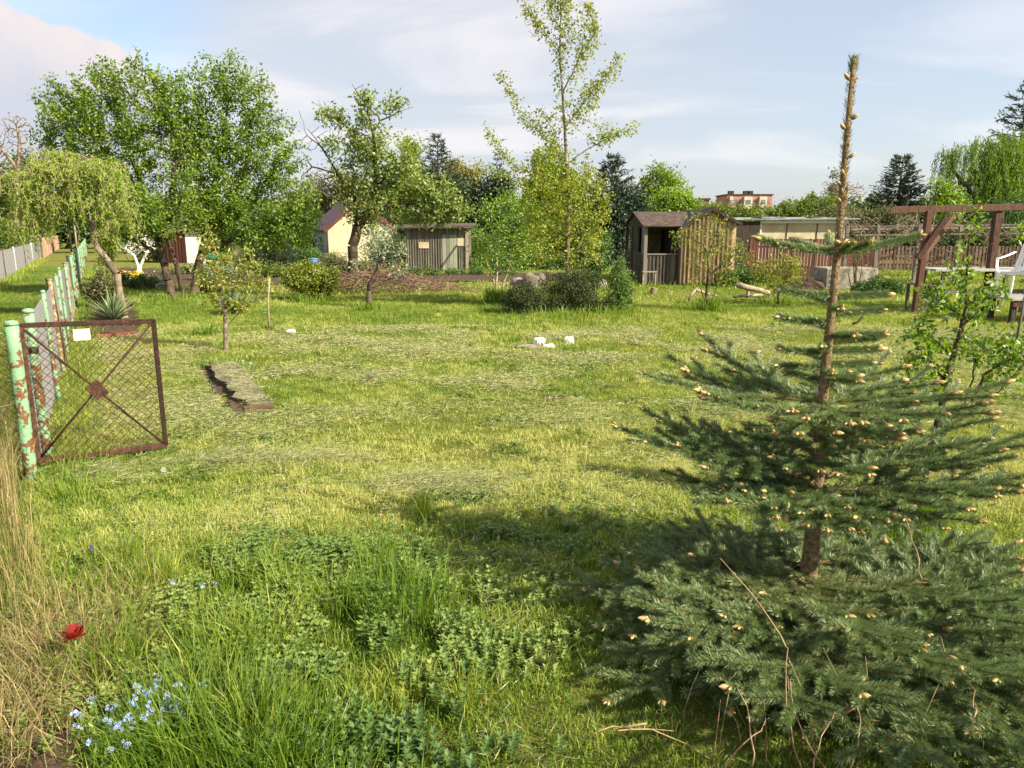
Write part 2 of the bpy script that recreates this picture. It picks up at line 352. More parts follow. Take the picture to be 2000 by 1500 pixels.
# beds of bare soil: polygons draped on the ground
BEDS = []
def in_poly(x, y, poly):
    x = np.asarray(x); y = np.asarray(y); c = np.zeros(x.shape, bool); n = len(poly)
    for i in range(n):
        x0, y0 = poly[i]; x1, y1 = poly[(i + 1) % n]
        if y0 == y1: continue
        k = ((y0 > y) != (y1 > y)) & (x < (x1 - x0) * (y - y0) / (y1 - y0) + x0); c ^= k
    return c
def bed(poly, label, step=.12, h=.03, mat=SOIL):
    BEDS.append(poly); a = np.array(poly); x0, y0 = a.min(0); x1, y1 = a.max(0)
    ax = np.arange(x0, x1 + step, step); ay = np.arange(y0, y1 + step, step); X, Y = np.meshgrid(ax, ay)
    Z = gz(X, Y) + h + (fnoise(X, Y, .35, 31) - .4) * .09
    nx = len(ax); I, J = np.meshgrid(np.arange(nx - 1), np.arange(len(ay) - 1))
    cx = (ax[:-1] + ax[1:])[None] / 2 + 0 * J; cy = (ay[:-1] + ay[1:])[:, None] / 2 + 0 * I
    k = in_poly(cx + (fnoise(cx, cy, .5, 3) - .5) * .5, cy, poly)
    q = np.stack([J * nx + I, J * nx + I + 1, (J + 1) * nx + I + 1, (J + 1) * nx + I], -1)[k]
    m = M(); m.add(np.stack([X, Y, Z], -1).reshape(-1, 3), q); o = m.build('garden_bed', mat, smooth=True); return kind(o, 'structure', label)
def g2(px, py): p = G(px, py); return (p[0], p[1])
bed([g2(-150, 1360), g2(40, 1400), g2(110, 1450), g2(150, 1500), g2(160, 1620), (-1.6, 1.4)], 'bare trodden soil in the near left corner', step=.05, h=-.005)
bed([g2(150, 655), g2(275, 652), g2(262, 600), g2(215, 560), g2(180, 575), g2(165, 620)], 'narrow soil bed along the green fence')
bed([g2(385, 712), g2(402, 708), g2(440, 752), g2(478, 808), g2(458, 812), g2(420, 770)], 'dark soil strip standing in for shade along the left side of the concrete slab', step=.04, h=.004)  # dark strip laid where the slab shades the grass
bed([g2(700, 553), g2(1120, 548), g2(1110, 535), g2(720, 538)], 'bare soil vegetable bed behind the lawn', step=.25)
bed([g2(230, 560), g2(660, 556), g2(690, 530), g2(230, 525)], 'planted soil bed behind the two big trees', step=.3)

# ---------------------------------------------------------------- grass
def frustum_pts(n, d0, d1, margin=1.3, half=.72):
    """n points on the ground seen by the camera, with a margin for a step to the side"""
    Y = np.sqrt(rng.uniform(d0 * d0, d1 * d1, n)); x = rng.uniform(-1, 1, n) * (half * Y + margin); return x, Y
def keep_lawn(x, y):
    k = np.ones(x.shape, bool)
    for b in BEDS: k &= ~in_poly(x, y, b)
    return k
grassmat = leafmat('lawn_blade', (.06, .15, .015), (.205, .30, .038), (.50, .51, .18), trans=.35, spec=.02)
def lawn():
    m = M()
    def layer(n, d0, d1, h0, h1, w, seg, lean):
        x, y = frustum_pts(n, d0, d1); k = keep_lawn(x, y); x, y = x[k], y[k]
        big = fnoise(x, y, 2.2, 40); sm = fnoise(x, y, .35, 44); md = fnoise(x, y, .9, 55)
        fine = vnoise(x, y, .11, 91)
        k = rng.random(len(x)) < np.clip(-.25 + 1.2 * sm + 1.1 * fine, .05, 1); x, y, big, sm, md, fine = x[k], y[k], big[k], sm[k], md[k], fine[k]
        nn = len(x)
        # far half of the plot is unmown and greener; the middle is dry and pale
        green = np.clip((y - 10.5) / 4, 0, 1)
        lush = np.clip(1 - (y - 2.6) / 1.6, 0, 1) * .35
        h = (h0 + (h1 - h0) * rng.random(nn) ** 1.5) * (.30 + 1.0 * sm * fine + .25 * fine) * (1 + .25 * green)
        lane = x < lane_x(y) - .1
        h = np.where(lane, h * .7, h)
        t = .30 + .55 * (big - .5) + .7 * (md - .5) + .55 * (fine - .5) + .17 * rng.normal(size=nn) + .24 - .12 * green - lush - np.where(lane, .28, 0)
        t += (rng.random(nn) < .2) * .4 * (1 - green)
        z = gz(x, y)
        az = rng.uniform(0, 2 * pi, nn)
        m.blades(np.stack([x, y, z], 1), h, w * rng.uniform(.7, 1.3, nn), az, np.abs(rng.normal(0, lean, nn)) + .15, np.clip(t, 0, 1), seg=seg)
    layer(430000, 1.5, 5, .02, .075, .0042, 2, .75)
    layer(430000, 4.8, 9, .02, .07, .0058, 1, .75)
    layer(400000, 8.8, 17, .03, .08, .0095, 1, .65)
    layer(170000, 16.5, 32, .05, .12, .020, 1, .5)
    o = m.build('lawn_grass', grassmat); kind(o, 'stuff', 'mown yellow green lawn grass of the plot and lane')
lawn()
SLAB = [g2(400, 712), g2(450, 706), g2(535, 800), g2(478, 806)]
def clippings():
    """mown hay lying in loose swaths"""
    m = M(); n = 560000
    x, y = frustum_pts(n, 1.8, 12.5)
    sw = np.abs(np.sin((x * .35 + y * 1.0) * 1.5 + 2.5 * fnoise(x, y, 2.0, 61)))   # the swaths run across the plot
    f = fnoise(x, y, .7, 65)
    k = (rng.random(n) < np.clip((f - .36) * 2.6, 0, 1) * (.35 + .65 * (1 - sw))) & (x > lane_x(y) + .3) & keep_lawn(x, y) & ((y > 2.9) | (x > -.1))
    x, y = x[k], y[k]; nn = len(x); print('hay', nn)
    z = gz(x, y) + rng.uniform(.015, .05, nn) + .05 * in_poly(x, y, SLAB)
    a = rng.normal(size=nn) * 1.1 + 2.6 * fnoise(x, y, 1.2, 70); L = rng.uniform(.025, .10, nn)
    d = np.stack([np.cos(a), np.sin(a), rng.normal(0, .12, nn)], 1); nr = np.stack([rng.normal(0, .3, nn), rng.normal(0, .3, nn), np.ones(nn)], 1)
    m.leaves(np.stack([x, y, z], 1), d, nr, L, np.maximum(.0028, .00085 * y), np.clip(rng.normal(.5, .28, nn), 0, 1))
    # a few dense heaps
    for (px, py, rx, ry, cnt) in ((850, 950, .45, .22, 2600), (450, 900, .5, .2, 1500), (620, 905, .4, .12, 900), (1150, 830, .5, .2, 800), (200, 930, .4, .2, 900), (1950, 810, .5, .2, 900), (1000, 600, .01, .01, 1)):
        c = G(px, py); r = rng.normal(0, .6, (cnt, 2)) * (rx, ry) * 1.2; xx = c[0] + r[:, 0]; yy = c[1] + r[:, 1]
        zz = gz(xx, yy) + .03 + .05 * np.exp(-(r ** 2).sum(1) / (.1 * rx)) * rng.random(cnt)
        a = rng.normal(0.2, 1.2, cnt); d = np.stack([np.cos(a), np.sin(a), rng.normal(0, .15, cnt)], 1)
        m.leaves(np.stack([xx, yy, zz], 1), d, rng.normal(0, .4, (cnt, 3)) + [0, 0, 1], rng.uniform(.05, .13, cnt), .003, np.clip(rng.normal(.45, .25, cnt), 0, 1))
    o = m.build('grass_clippings', leafmat('hay', (.16, .21, .09), (.36, .38, .18), (.58, .55, .32), trans=.25, spec=.03))
    kind(o, 'stuff', 'dry pale grass clippings left lying in swaths')
clippings()
def tufts():
    """longer uncut grass: round the trees, along the fence, in the near left corner"""
    m = M()
    def tuft(x, y, n, h, spread, t0, w=.004, lean=.35):
        p = rng.normal(0, spread, (n, 2)) + (x, y); out = np.arctan2(p[:, 1] - y, p[:, 0] - x) + rng.normal(0, .8, n)
        m.blades(np.stack([p[:, 0], p[:, 1], gz(p[:, 0], p[:, 1])], 1), h * rng.uniform(.45, 1.15, n), w * rng.uniform(.7, 1.4, n), out, np.abs(rng.normal(0, lean, n)) + .1, np.clip(rng.normal(t0, .16, n), 0, 1), seg=2)
    # near left meadow corner
    for i in range(420):
        x, y = frustum_pts(1, 1.6, 3.6, .1, .62); x, y = x[0], y[0]
        lim = -.15 - (y - 1.6) * .55
        if x > lim + rng.normal(0, .25): continue
        tuft(x, y, int(rng.integers(18, 70)), rng.uniform(.07, .19), rng.uniform(.02, .08), rng.uniform(.2, .85), .0042, .4)
    for (px, py, n, h, sp, t) in ((420, 1420, 380, .27, .12, .32), (470, 1470, 460, .28, .14, .26), (380, 1350, 160, .26, .06, .55), (500, 1400, 160, .26, .05, .6), (330, 1440, 380, .26, .09, .22), (560, 1480, 400, .26, .12, .14), (200, 1290, 260, .24, .08, .35), (450, 1280, 420, .24, .10, .42), (520, 1240, 330, .2, .09, .6),
                              (560, 1150, 260, .2, .06, .5), (650, 1180, 260, .2, .06, .45), (780, 1190, 420, .3, .11, .16), (740, 1110, 160, .25, .06, .35), (640, 1040, 120, .12, .05, .95), (300, 1130, 260, .18, .06, .45), (240, 1080, 160, .2, .08, .4),
                              (910, 1330, 160, .12, .06, .7), (790, 1330, 160, .14, .05, .75), (690, 1360, 160, .12, .06, .7), (830, 990, 80, .18, .02, .55), (1130, 1190, 200, .10, .12, .3)):
        c = G(px, py + 25); tuft(c[0], c[1], n, h, sp, t)
    # sparse long blades over the leafy weeds
    n = 2600; x, y = frustum_pts(n, 1.7, 3.9); k = x < .4; x, y = x[k], y[k]; n = len(x)
    m.blades(np.stack([x, y, gz(x, y)], 1), rng.uniform(.08, .2, n), .0035, rng.uniform(0, 6.28, n), np.abs(rng.normal(0, .4, n)) + .1, np.clip(rng.normal(.3, .2, n), 0, 1))
    for i in range(520):     # scattered tougher tufts the mower left
        x, y = frustum_pts(1, 2.4, 14, .6, .70); x, y = x[0], y[0]
        tuft(x, y, int(rng.integers(8, 34)), rng.uniform(.04, .09), rng.uniform(.02, .06), rng.choice([.05, .15, .5, .75, .95]), .0035 + .0006 * y, .6)
    # foot of the fence
    for Y in np.arange(4.4, 20, .16):
        for s in (.12, .3):
            tuft(lane_x(Y) + s + rng.normal(0, .06), Y, int(30 if Y < 9 else 18), .13, .08, rng.uniform(.25, .6), .0045 + .0003 * Y, .35)
    for Y in np.arange(14, 40, .5): tuft(lane_l(Y) + .1, Y, 40, .22, .2, rng.uniform(.5, .8), .014, .35)
    # round trunks and bushes
    for (px, py, n, h, sp) in ((440, 678, 60, .12, .1), (345, 585, 300, .22, .5), (720, 606, 160, .2, .12), (1385, 606, 300, .3, .14), (968, 592, 420, .38, .12), (1110, 618, 500, .2, .7), (1785, 1035, 420, .30, .10), (1208, 612, 200, .2, .25), (526, 645, 60, .16, .05), (605, 588, 200, .25, .3), (1520, 592, 160, .2, .2),
                           (425, 715, 130, .2, .12), (400, 650, 140, .17, .12), (570, 650, 120, .12, .25), (1115, 690, 160, .12, .12), (1000, 668, 100, .12, .15), (1250, 552, 120, .25, .5), (520, 800, 60, .1, .08)):
        c = G(px, py); tuft(c[0], c[1], n, h, sp, .3, .004 + .0007 * c[1], .35)
    o = m.build('long_grass', leafmat('long_blade', (.06, .14, .012), (.20, .30, .035), (.46, .46, .11), trans=.4, spec=.03)); kind(o, 'stuff', 'uncut long green grass in tufts')
tufts()
def dry_grass():
    m = M(); n = 1200
    Y = rng.uniform(2.4, 5.2, n); x = -.735 * Y + rng.normal(0, .09, n) + .02
    k = x < lane_x(Y) + .35 + (4.6 - Y) * .12; Y, x = Y[k], x[k]; n = len(x)
    m.blades(np.stack([x, Y, gz(x, Y)], 1), rng.uniform(.15, .75, n) * np.clip(.3 + (Y - 2.4) * .3, .25, 1.05), rng.uniform(.002, .0045, n), rng.uniform(0, 6.28, n), np.abs(rng.normal(0, .22, n)), np.clip(rng.normal(.5, .25, n), 0, 1), curve=.9)
    n = 3000; p = np.array([G(60, 1340)[:2]]) + rng.normal(0, 1, (n, 2)) * (.16, .35)   # trampled stalks at the near corner
    m.blades(np.stack([p[:, 0], p[:, 1], gz(p[:, 0], p[:, 1]) + .01], 1), rng.uniform(.1, .3, n), .003, rng.uniform(0, 6.28, n), np.abs(rng.normal(1.0, .35, n)), np.clip(rng.normal(.55, .25, n), 0, 1), curve=.1)
    o = m.build('dry_grass', leafmat('straw', (.08, .13, .025), (.22, .19, .07), (.50, .38, .21), trans=.2, spec=.02)); kind(o, 'stuff', 'tall dry brown grass stalks by the wire fence')
dry_grass()
def groundcover():
    """low leafy weeds (many small shoots with whorls of leaves) in the near left"""
    m = M()
    def shoots(c, spread, n, h, t0, ls):
        p = rng.normal(0, 1, (n, 2)) * spread + c; p = p[vnoise(p[:, 0], p[:, 1], .16, 88) > .38]; n = len(p); t0 = t0 + .35 * (vnoise(p[:, 0], p[:, 1], .25, 89) - .5); z = gz(p[:, 0], p[:, 1]); hh = h * rng.uniform(.5, 1.2, n)
        lean = rng.normal(0, .25, (n, 2))
        for lev in range(4):
            f = (lev + 1) / 4
            for k in range(5):
                a = k * 2 * pi / 5 + lev * .6 + rng.uniform(0, 1.2, n); o = np.stack([p[:, 0] + lean[:, 0] * hh * f, p[:, 1] + lean[:, 1] * hh * f, z + hh * f], 1)
                el = .1 + .5 * f; d = np.stack([np.cos(a) * cos(el), np.sin(a) * cos(el), np.full(n, sin(el))], 1)
                nr = np.stack([-np.cos(a) * .4, -np.sin(a) * .4, np.ones(n)], 1)
                m.leaves(o, d, nr, ls * rng.uniform(.7, 1.2, n) * (1.15 - .35 * f), ls * .42, np.clip(rng.normal(t0, .15, n) + .1 * f, 0, 1))
    for (px, py, sx, sy, n, h, t, ls) in ((600, 1240, .30, .22, 620, .09, .5, .030), (720, 1180, .30, .18, 420, .08, .45, .028), (850, 1250, .25, .15, 340, .06, .6, .024), (560, 1110, .25, .15, 300, .08, .3, .030), (660, 1090, .3, .1, 260, .07, .3, .03),
                                      (600, 1380, .22, .12, 420, .10, .12, .032), (700, 1330, .22, .14, 300, .08, .3, .03), (330, 1230, .25, .2, 420, .09, .55, .024), (450, 1180, .25, .2, 320, .08, .5, .024), (1000, 1230, .25, .12, 240, .05, .5, .022),
                                      (150, 1330, .2, .15, 260, .07, .5, .026), (960, 1150, .4, .2, 300, .04, .5, .022), (1060, 1060, .4, .15, 260, .04, .2, .022), (400, 1080, .3, .15, 240, .06, .5, .022), (1200, 1030, .4, .2, 260, .04, .3, .022), (660, 1460, .25, .1, 260, .07, .1, .03)):
        shoots(G(px, py + 10)[:2], (sx, sy), n, h, t, ls)
    for i in range(150):
        x, y = frustum_pts(1, 2.4, 9, .5, .70); shoots((x[0], y[0]), (rng.uniform(.05, .22), rng.uniform(.04, .14)), int(rng.integers(10, 60)), rng.uniform(.02, .035), rng.uniform(.1, .6), .02)
    o = m.build('leafy_ground_cover', leafmat('weed_leaf', (.06, .13, .025), (.15, .24, .045), (.32, .37, .10), trans=.3, spec=.05)); kind(o, 'stuff', 'low leafy green weeds in the near grass')
groundcover()
# ---------------------------------------------------------------- trees
def colonize(att, nodes, par, step, dk, iters, trop=(0, 0, 0), jit=.15, keepout=0):
    nodes = [np.asarray(n, float) for n in nodes]; par = list(par)
    A = att.copy(); N = np.array(nodes)
    D = np.full(len(A), 1e9); I = np.zeros(len(A), int)
    def upd(lo):
        nonlocal D, I
        new = np.array(nodes[lo:])
        d = np.linalg.norm(A[:, None] - new[None], axis=2); j = d.argmin(1); dm = d[np.arange(len(A)), j]
        k = dm < D; D = np.where(k, dm, D); I = np.where(k, j + lo, I)
    upd(0); trop = np.asarray(trop)
    for it in range(iters):
        alive = D > dk; A, D, I = A[alive], D[alive], I[alive]
        if len(A) == 0: break
        lo = len(nodes); arr = np.array(nodes); dv = unit(A - arr[I])
        acc = np.zeros((lo, 3)); np.add.at(acc, I, dv); cnt = np.bincount(I, minlength=lo)
        for i in np.nonzero(cnt)[0]:
            d = acc[i] / cnt[i]; 
            d = unit(d + trop + rng.normal(0, jit, 3)); q = arr[i] + d * step
            nodes.append(q); par.append(i)
        upd(lo)
        if len(nodes) > 9000: break
    return np.array(nodes), np.array(par)
def ellipsoid_pts(ells, Y, n, depth=.8, surf=.5):
    """ells: (px,py,rx,ry[,dY[,weight]]) in photo pixels at depth Y -> points"""
    out = []; w = np.array([(e[2] * e[3]) * (e[5] if len(e) > 5 else 1) for e in ells], float); w /= w.sum()
    for e, k in zip(ells, w):
        y = Y + (e[4] if len(e) > 4 else 0); c = P(e[0], e[1], y); rx = e[2] / F * y; rz = e[3] / F * y
        m = max(3, int(n * k)); d = unit(rng.normal(size=(m, 3))); r = rng.random(m) ** surf
        out.append(c + d * r[:, None] * np.array([rx, depth * min(rx, rz * 1.6), rz]))
    return np.vstack(out)
def poly_nodes(stems, Y, step):
    """stems given in photo pixels; first stem starts on the ground; later ones may start anywhere (joined to the nearest node)"""
    nodes = []; par = []
    for s in stems:
        pts = [P(p[0], p[1], Y + (p[2] if len(p) > 2 else 0)) for p in s]
        if s[0][1] == 'g' if False else False: pass
        if len(nodes) == 0 or s[0][-1] == 'g': pass
        start = -1
        if nodes:
            d = np.linalg.norm(np.array(nodes) - pts[0], axis=1); j = int(d.argmin())
            start = j if d[j] < step * 4 else -1
        if start < 0:
            pts[0][2] = float(gz(pts[0][0], pts[0][1])) - .03
            nodes.append(pts[0]); par.append(-1 if len(nodes) == 1 else 0); start = len(nodes) - 1
        prev = start
        for a, b in zip(pts[:-1], pts[1:]):
            L = np.linalg.norm(b - a); k = max(1, int(L / step))
            for i in range(1, k + 1):
                nodes.append(a + (b - a) * i / k + rng.normal(0, step * .06, 3)); par.append(prev); prev = len(nodes) - 1
    return nodes, par
def tree(name, label, cat, Y, stems, crown, n_att=500, step=.16, dk=None, r0=.06, rt=.004, leaf=None, leafmat_=None, bark=None, per=6, lsize=.05, lw=.55, spread=.09, thr=None, trop=(0, 0, .05), jit=.15,
         droop=0.0, group=None, depth=.8, bare=None, surf=.5, tint=(.5, .22), exp=2.3, sides=5, iters=90, crownname='crown', clump=None, smoothlight=.35, minz=None, twigleaf=None, gap=0.):
    nodes, par = poly_nodes(stems, Y, step)
    att = ellipsoid_pts(crown, Y, n_att, depth, surf)
    if minz is not None: att = att[att[:, 2] > minz]
    nstem = len(nodes)
    N, Pa = colonize(att, nodes, par, step, dk or step * 1.7, iters, trop, jit)
    kids = np.zeros(len(N)); rr = np.zeros(len(N))
    acc = np.zeros(len(N))
    for i in range(len(N) - 1, 0, -1):
        v = acc[i] if acc[i] > 0 else rt ** exp
        acc[i] = v
        if Pa[i] >= 0: acc[Pa[i]] += v; kids[Pa[i]] += 1
    acc[0] = max(acc[0], rt ** exp); R = acc / rt ** exp; R = rt * R ** (math.log(r0 / rt) / max(1e-6, math.log(R.max())))
    base = N[0].copy(); root = thing(name, label, cat, base, group)
    e = [(i, Pa[i]) for i in range(1, len(N)) if Pa[i] >= 0 and not (Pa[i] == 0 and np.linalg.norm(N[i] - N[0]) > step * 3 and i < nstem and N[i][2] < N[0][2] + .1)]
    ci = np.array([a for a, b in e]); pi_ = np.array([b for a, b in e])
    # trunk = main stems, branches = the rest
    thick = R[ci] > r0 * .38
    tm = M(); tm.smooth = True
    ra = np.minimum(R[pi_], R[ci] * 1.5)
    flare = 1 + .5 * np.exp(-np.maximum(0, N[pi_][:, 2] - base[2]) / .12)
    if thick.any(): tm.segs(N[pi_[thick]], N[ci[thick]], (ra * flare)[thick], R[ci[thick]], 8, rng.random(thick.sum()))
    bm = tm
    if (~thick).any(): bm.segs(N[pi_[~thick]], N[ci[~thick]], ra[~thick], R[ci[~thick]], 4, rng.random((~thick).sum()))
    bm.build('trunk', bark or BARK_D, root)
    # leaves
    if per > 0:
        thr = thr or rt * 3
        tw = np.nonzero((R < thr) & (np.arange(len(N)) >= (0 if twigleaf else nstem)))[0]
        if bare is not None:
            k = np.ones(len(tw), bool)
            for b in bare:
                y = Y; c = P(b[0], b[1], Y); dx = (N[tw][:, 0] - c[0]) / (b[2] / F * Y); dz = (N[tw][:, 2] - c[2]) / (b[3] / F * Y); k &= ~((dx * dx + dz * dz) < 1)
            tw = tw[k]
        if gap: tw = tw[(vnoise(N[tw][:, 0] * 1.0 + N[tw][:, 1] * .6, N[tw][:, 2] + N[tw][:, 1] * .5, .42, 83) > gap) | (tw < nstem)]
        clv = fnoise(N[:, 0] + N[:, 1] * .7, N[:, 2], .8, 77)
        idx = np.repeat(tw, per); idx = np.concatenate([idx, np.repeat(tw[tw < nstem], per * 2)]); n = len(idx)
        off = rng.normal(0, 1, (n, 3)) * spread; t = rng.random(n)[:, None]
        p = N[idx] * (1 - t) + N[np.maximum(Pa[idx], 0)] * t + off
        if minz is not None: p[:, 2] = np.maximum(p[:, 2], .02 + .02 * rng.random(n))
        d = unit(rng.normal(size=(n, 3)) + unit(off) * .6 + [0, 0, -droop]); nr = unit(rng.normal(size=(n, 3)) + [0, 0, .6])
        tt = rng.normal(tint[0], tint[1], n) + (clv[idx] - .5) * .5
        lm = M(); lm.leaves(p, d, nr, lsize * rng.uniform(.45, 1.4, n), lsize * lw * rng.uniform(.65, 1.3, n), np.clip(tt, 0, 1)); lm.build(crownname, leafmat_, root)
    print(name, len(N), per * len(N))
    return root
LF_MAPLE = leafmat('leaf_fresh_green', (.05, .125, .010), (.145, .25, .018), (.30, .38, .05), trans=.4, spec=.04)
LF_PEAR = leafmat('leaf_pear', (.08, .15, .025), (.19, .27, .05), (.36, .42, .13), trans=.4, spec=.06)
LF_BIRCH = leafmat('leaf_young_birch', (.13, .21, .02), (.25, .32, .035), (.42, .43, .07), trans=.45, spec=.04)
LF_WILLOW = leafmat('leaf_willow', (.13, .25, .015), (.26, .38, .03), (.44, .52, .08), trans=.45, spec=.04)
LF_BRIGHT = leafmat('leaf_bright_green', (.07, .17, .015), (.16, .29, .025), (.30, .42, .05), trans=.45, spec=.06)
LF_YGREEN = leafmat('leaf_yellow_green', (.12, .18, .02), (.24, .28, .04), (.40, .42, .09), trans=.45, spec=.05)
LF_DARK = leafmat('leaf_dark_conifer', (.014, .032, .014), (.03, .06, .025), (.06, .10, .035), trans=.1, spec=.04)
LF_PINE = leafmat('needle_blue_pine', (.018, .036, .020), (.042, .072, .038), (.08, .12, .06), trans=.1, spec=.04)
LF_MID = leafmat('leaf_mid_green', (.03, .085, .015), (.07, .15, .03), (.14, .22, .05), trans=.35, spec=.04)
LF_HEDGE = leafmat('leaf_hedge', (.06, .12, .018), (.13, .20, .03), (.24, .28, .06), trans=.4, spec=.04)
LF_OLIVE = leafmat('leaf_olive', (.05, .07, .02), (.11, .13, .045), (.22, .19, .09), trans=.3, spec=.04)
LF_YELLOW = leafmat('leaf_catkin_yellow', (.16, .18, .05), (.26, .26, .08), (.36, .34, .12), trans=.35)
LF_THUJA = leafmat('leaf_thuja', (.05, .12, .02), (.11, .20, .04), (.20, .28, .07), trans=.2, spec=.04)
LF_JUNI = leafmat('leaf_juniper', (.018, .034, .012), (.045, .065, .02), (.12, .13, .045), trans=.15, spec=.03)
LF_BLOSSOM = leafmat('white_blossom', (.35, .40, .25), (.62, .60, .52), (.78, .76, .70), trans=.3)
LF_SILVER = leafmat('leaf_grey_green', (.12, .18, .09), (.24, .30, .17), (.45, .48, .35), trans=.35)

def shrub(name, label, cat, Y, ells, n, lsize, mat, bark=None, group=None, clump=.12, tint=.5, lw=.55, stems=5, r=.012, ground=True, droop=0, surf=.4, upright=0, clumps=None, kind_=None):
    """bush or far tree: leaf clumps filling an uneven body, with stems rising from the ground inside it"""
    C = ellipsoid_pts(ells, Y, clumps or max(12, n // 60), .8, surf)
    cr = clump * rng.uniform(.5, 1.3, len(C)); base = P(ells[0][0], ells[0][1], Y + 0); base[2] = float(gz(base[0], base[1])) if Y < 60 else 0
    if ground: C[:, 2] = np.maximum(C[:, 2], base[2] + .03)
    root = thing(name, label, cat, base, group)
    if kind_: root['kind'] = kind_
    idx = rng.integers(0, len(C), n); o = rng.normal(0, .55, (n, 3)) * cr[idx][:, None]; p = C[idx] + o
    p[:, 2] = np.maximum(p[:, 2], base[2] + .01)
    d = unit(rng.normal(size=(n, 3)) + unit(o) * .5 + [0, 0, upright - droop]); nr = unit(rng.normal(size=(n, 3)) + [0, 0, .5])
    ct = rng.normal(tint, .12, len(C))
    lm = M(); lm.leaves(p, d, nr, lsize * rng.uniform(.6, 1.3, n), lsize * lw, np.clip(ct[idx] + rng.normal(0, .14, n), 0, 1)); lm.build('crown', mat, root)
    sm = M(); sm.smooth = True
    for i in range(stems):
        e = C[rng.integers(len(C))]; a = base + [rng.normal(0, r * 3), rng.normal(0, r * 3), -.03]; mid = (a + e) / 2 + rng.normal(0, .08, 3) * np.linalg.norm(e - a)
        mid[2] = max(mid[2], a[2] + .05); t = np.linspace(0, 1, 6)[:, None]; pts = (1 - t) ** 2 * a + 2 * t * (1 - t) * mid + t * t * e
        sm.tube(pts, np.linspace(r, r * .35, 6), 5, rng.random())
    sm.build('stems' if stems > 1 else 'trunk', bark or BARK_D, root)
    return root

def conifer(name, label, Y, px, ytop, ybase_spread, halfw, mat, tiers=26, lsize=.16, per=26, group=None, tint=.45, lift=.1, zlow=.3, lw=.22, irregular=.25, cat='conifer'):
    """conifer: trunk, whorls of drooping branches, tufts of needles along them"""
    top = P(px, ytop, Y); base = top.copy(); base[2] = 0; root = thing(name, label, cat, base, group)
    tm = M(); tm.smooth = True; tm.tube([base, (base + top) / 2, top], [halfw * .06 + .03, halfw * .04 + .02, .01], 8)
    A = []; B = []; tp = []; td = []; tt = []
    Ht = top[2]
    for i in range(tiers):
        f = (i + .3) / tiers; z = top[2] - (Ht - zlow) * f ** .9; L = halfw * (.08 + .95 * f ** .75); nb = int(6 + 5 * f)
        for k in range(nb):
            a = k * 2 * pi / nb + rng.uniform(0, 1.2); l = L * rng.uniform(1 - irregular, 1 + irregular); s = np.array([base[0], base[1], z]); rise = lift - .25 * f + rng.normal(0, .08)
            pts = [s + np.array([cos(a) * l * t, sin(a) * l * t, l * (rise * t + .25 * t * t)]) for t in (0, .5, 1)]
            for q in range(2): A.append(pts[q]); B.append(pts[q + 1])
            m = int(per * (.4 + f)); t = rng.uniform(.15, 1.08, m) ** .8; seg = t[:, None]
            p = s + np.stack([cos(a) * l * t, sin(a) * l * t, l * (rise * t + .25 * t * t)], 1) + rng.normal(0, 1, (m, 3)) * np.array([.10, .10, .05]) * l * (1.15 - t)[:, None] + rng.normal(0, .03, (m, 3)) * lsize * 4
            tp.append(p); dd = np.tile([cos(a), sin(a), .25], (m, 1)) + rng.normal(0, .55, (m, 3)); td.append(dd); tt.append(np.clip(tint + rng.normal(0, .16, m) + .15 * (t - .6), 0, 1))
    bm = tm; bm.segs(np.array(A), np.array(B), .012 + halfw * .004, .008, 4); bm.build('trunk', BARK_D, root)
    tp = np.vstack(tp); td = np.vstack(td); tt = np.concatenate(tt); lm = M()
    lm.leaves(tp, td, rng.normal(size=tp.shape) + [0, 0, .8], lsize * rng.uniform(.6, 1.3, len(tp)), lsize * lw, tt); lm.build('crown', mat, root); return root

# --- the big two-crowned tree (two neighbours grown together)
tree('broadleaf_tree', 'big leafy green tree with several leaning dark stems, left one of the big pair', 'tree', 18.2,
     [[(337, 584), (322, 520), (308, 470), (292, 420), (268, 340), (235, 260)], [(360, 584), (345, 520), (328, 470), (330, 400), (345, 320), (330, 220)],
      [(318, 505), (280, 478), (225, 455), (150, 420, .5), (110, 340, .8)], [(292, 420), (250, 340), (190, 280)], [(308, 470), (350, 400, -.8), (380, 330, -1)]],
     [(140, 215, 68, 55, .3), (215, 190, 62, 70), (275, 175, 55, 62), (330, 190, 50, 55), (115, 270, 52, 50, .5), (200, 270, 80, 60), (300, 270, 80, 70), (110, 330, 45, 45, .5), (350, 330, 60, 70), (240, 400, 75, 45, .5), (340, 430, 60, 45, -.8), (150, 160, 9, 26, 0, 2), (190, 135, 9, 30, 0, 2), (222, 150, 8, 26, 0, 2), (250, 135, 8, 28, 0, 2), (287, 130, 8, 30, 0, 2), (315, 150, 8, 24, 0, 2), (345, 165, 8, 22, 0, 2), (70, 195, 9, 20, 0, 2), (100, 165, 9, 26, 0, 2), (60, 260, 9, 18, 0, 2), (255, 410, 60, 50, -.6), (200, 340, 60, 60), (330, 300, 60, 60, .5), (300, 460, 60, 25, 0)],
     n_att=4300, step=.14, dk=.19, r0=.115, rt=.005, per=25, lsize=.08, lw=.62, spread=.075, gap=.2, leafmat_=LF_MAPLE, trop=(0, 0, .22), tint=(.42, .24), thr=.02, group='pair of big leafy trees')
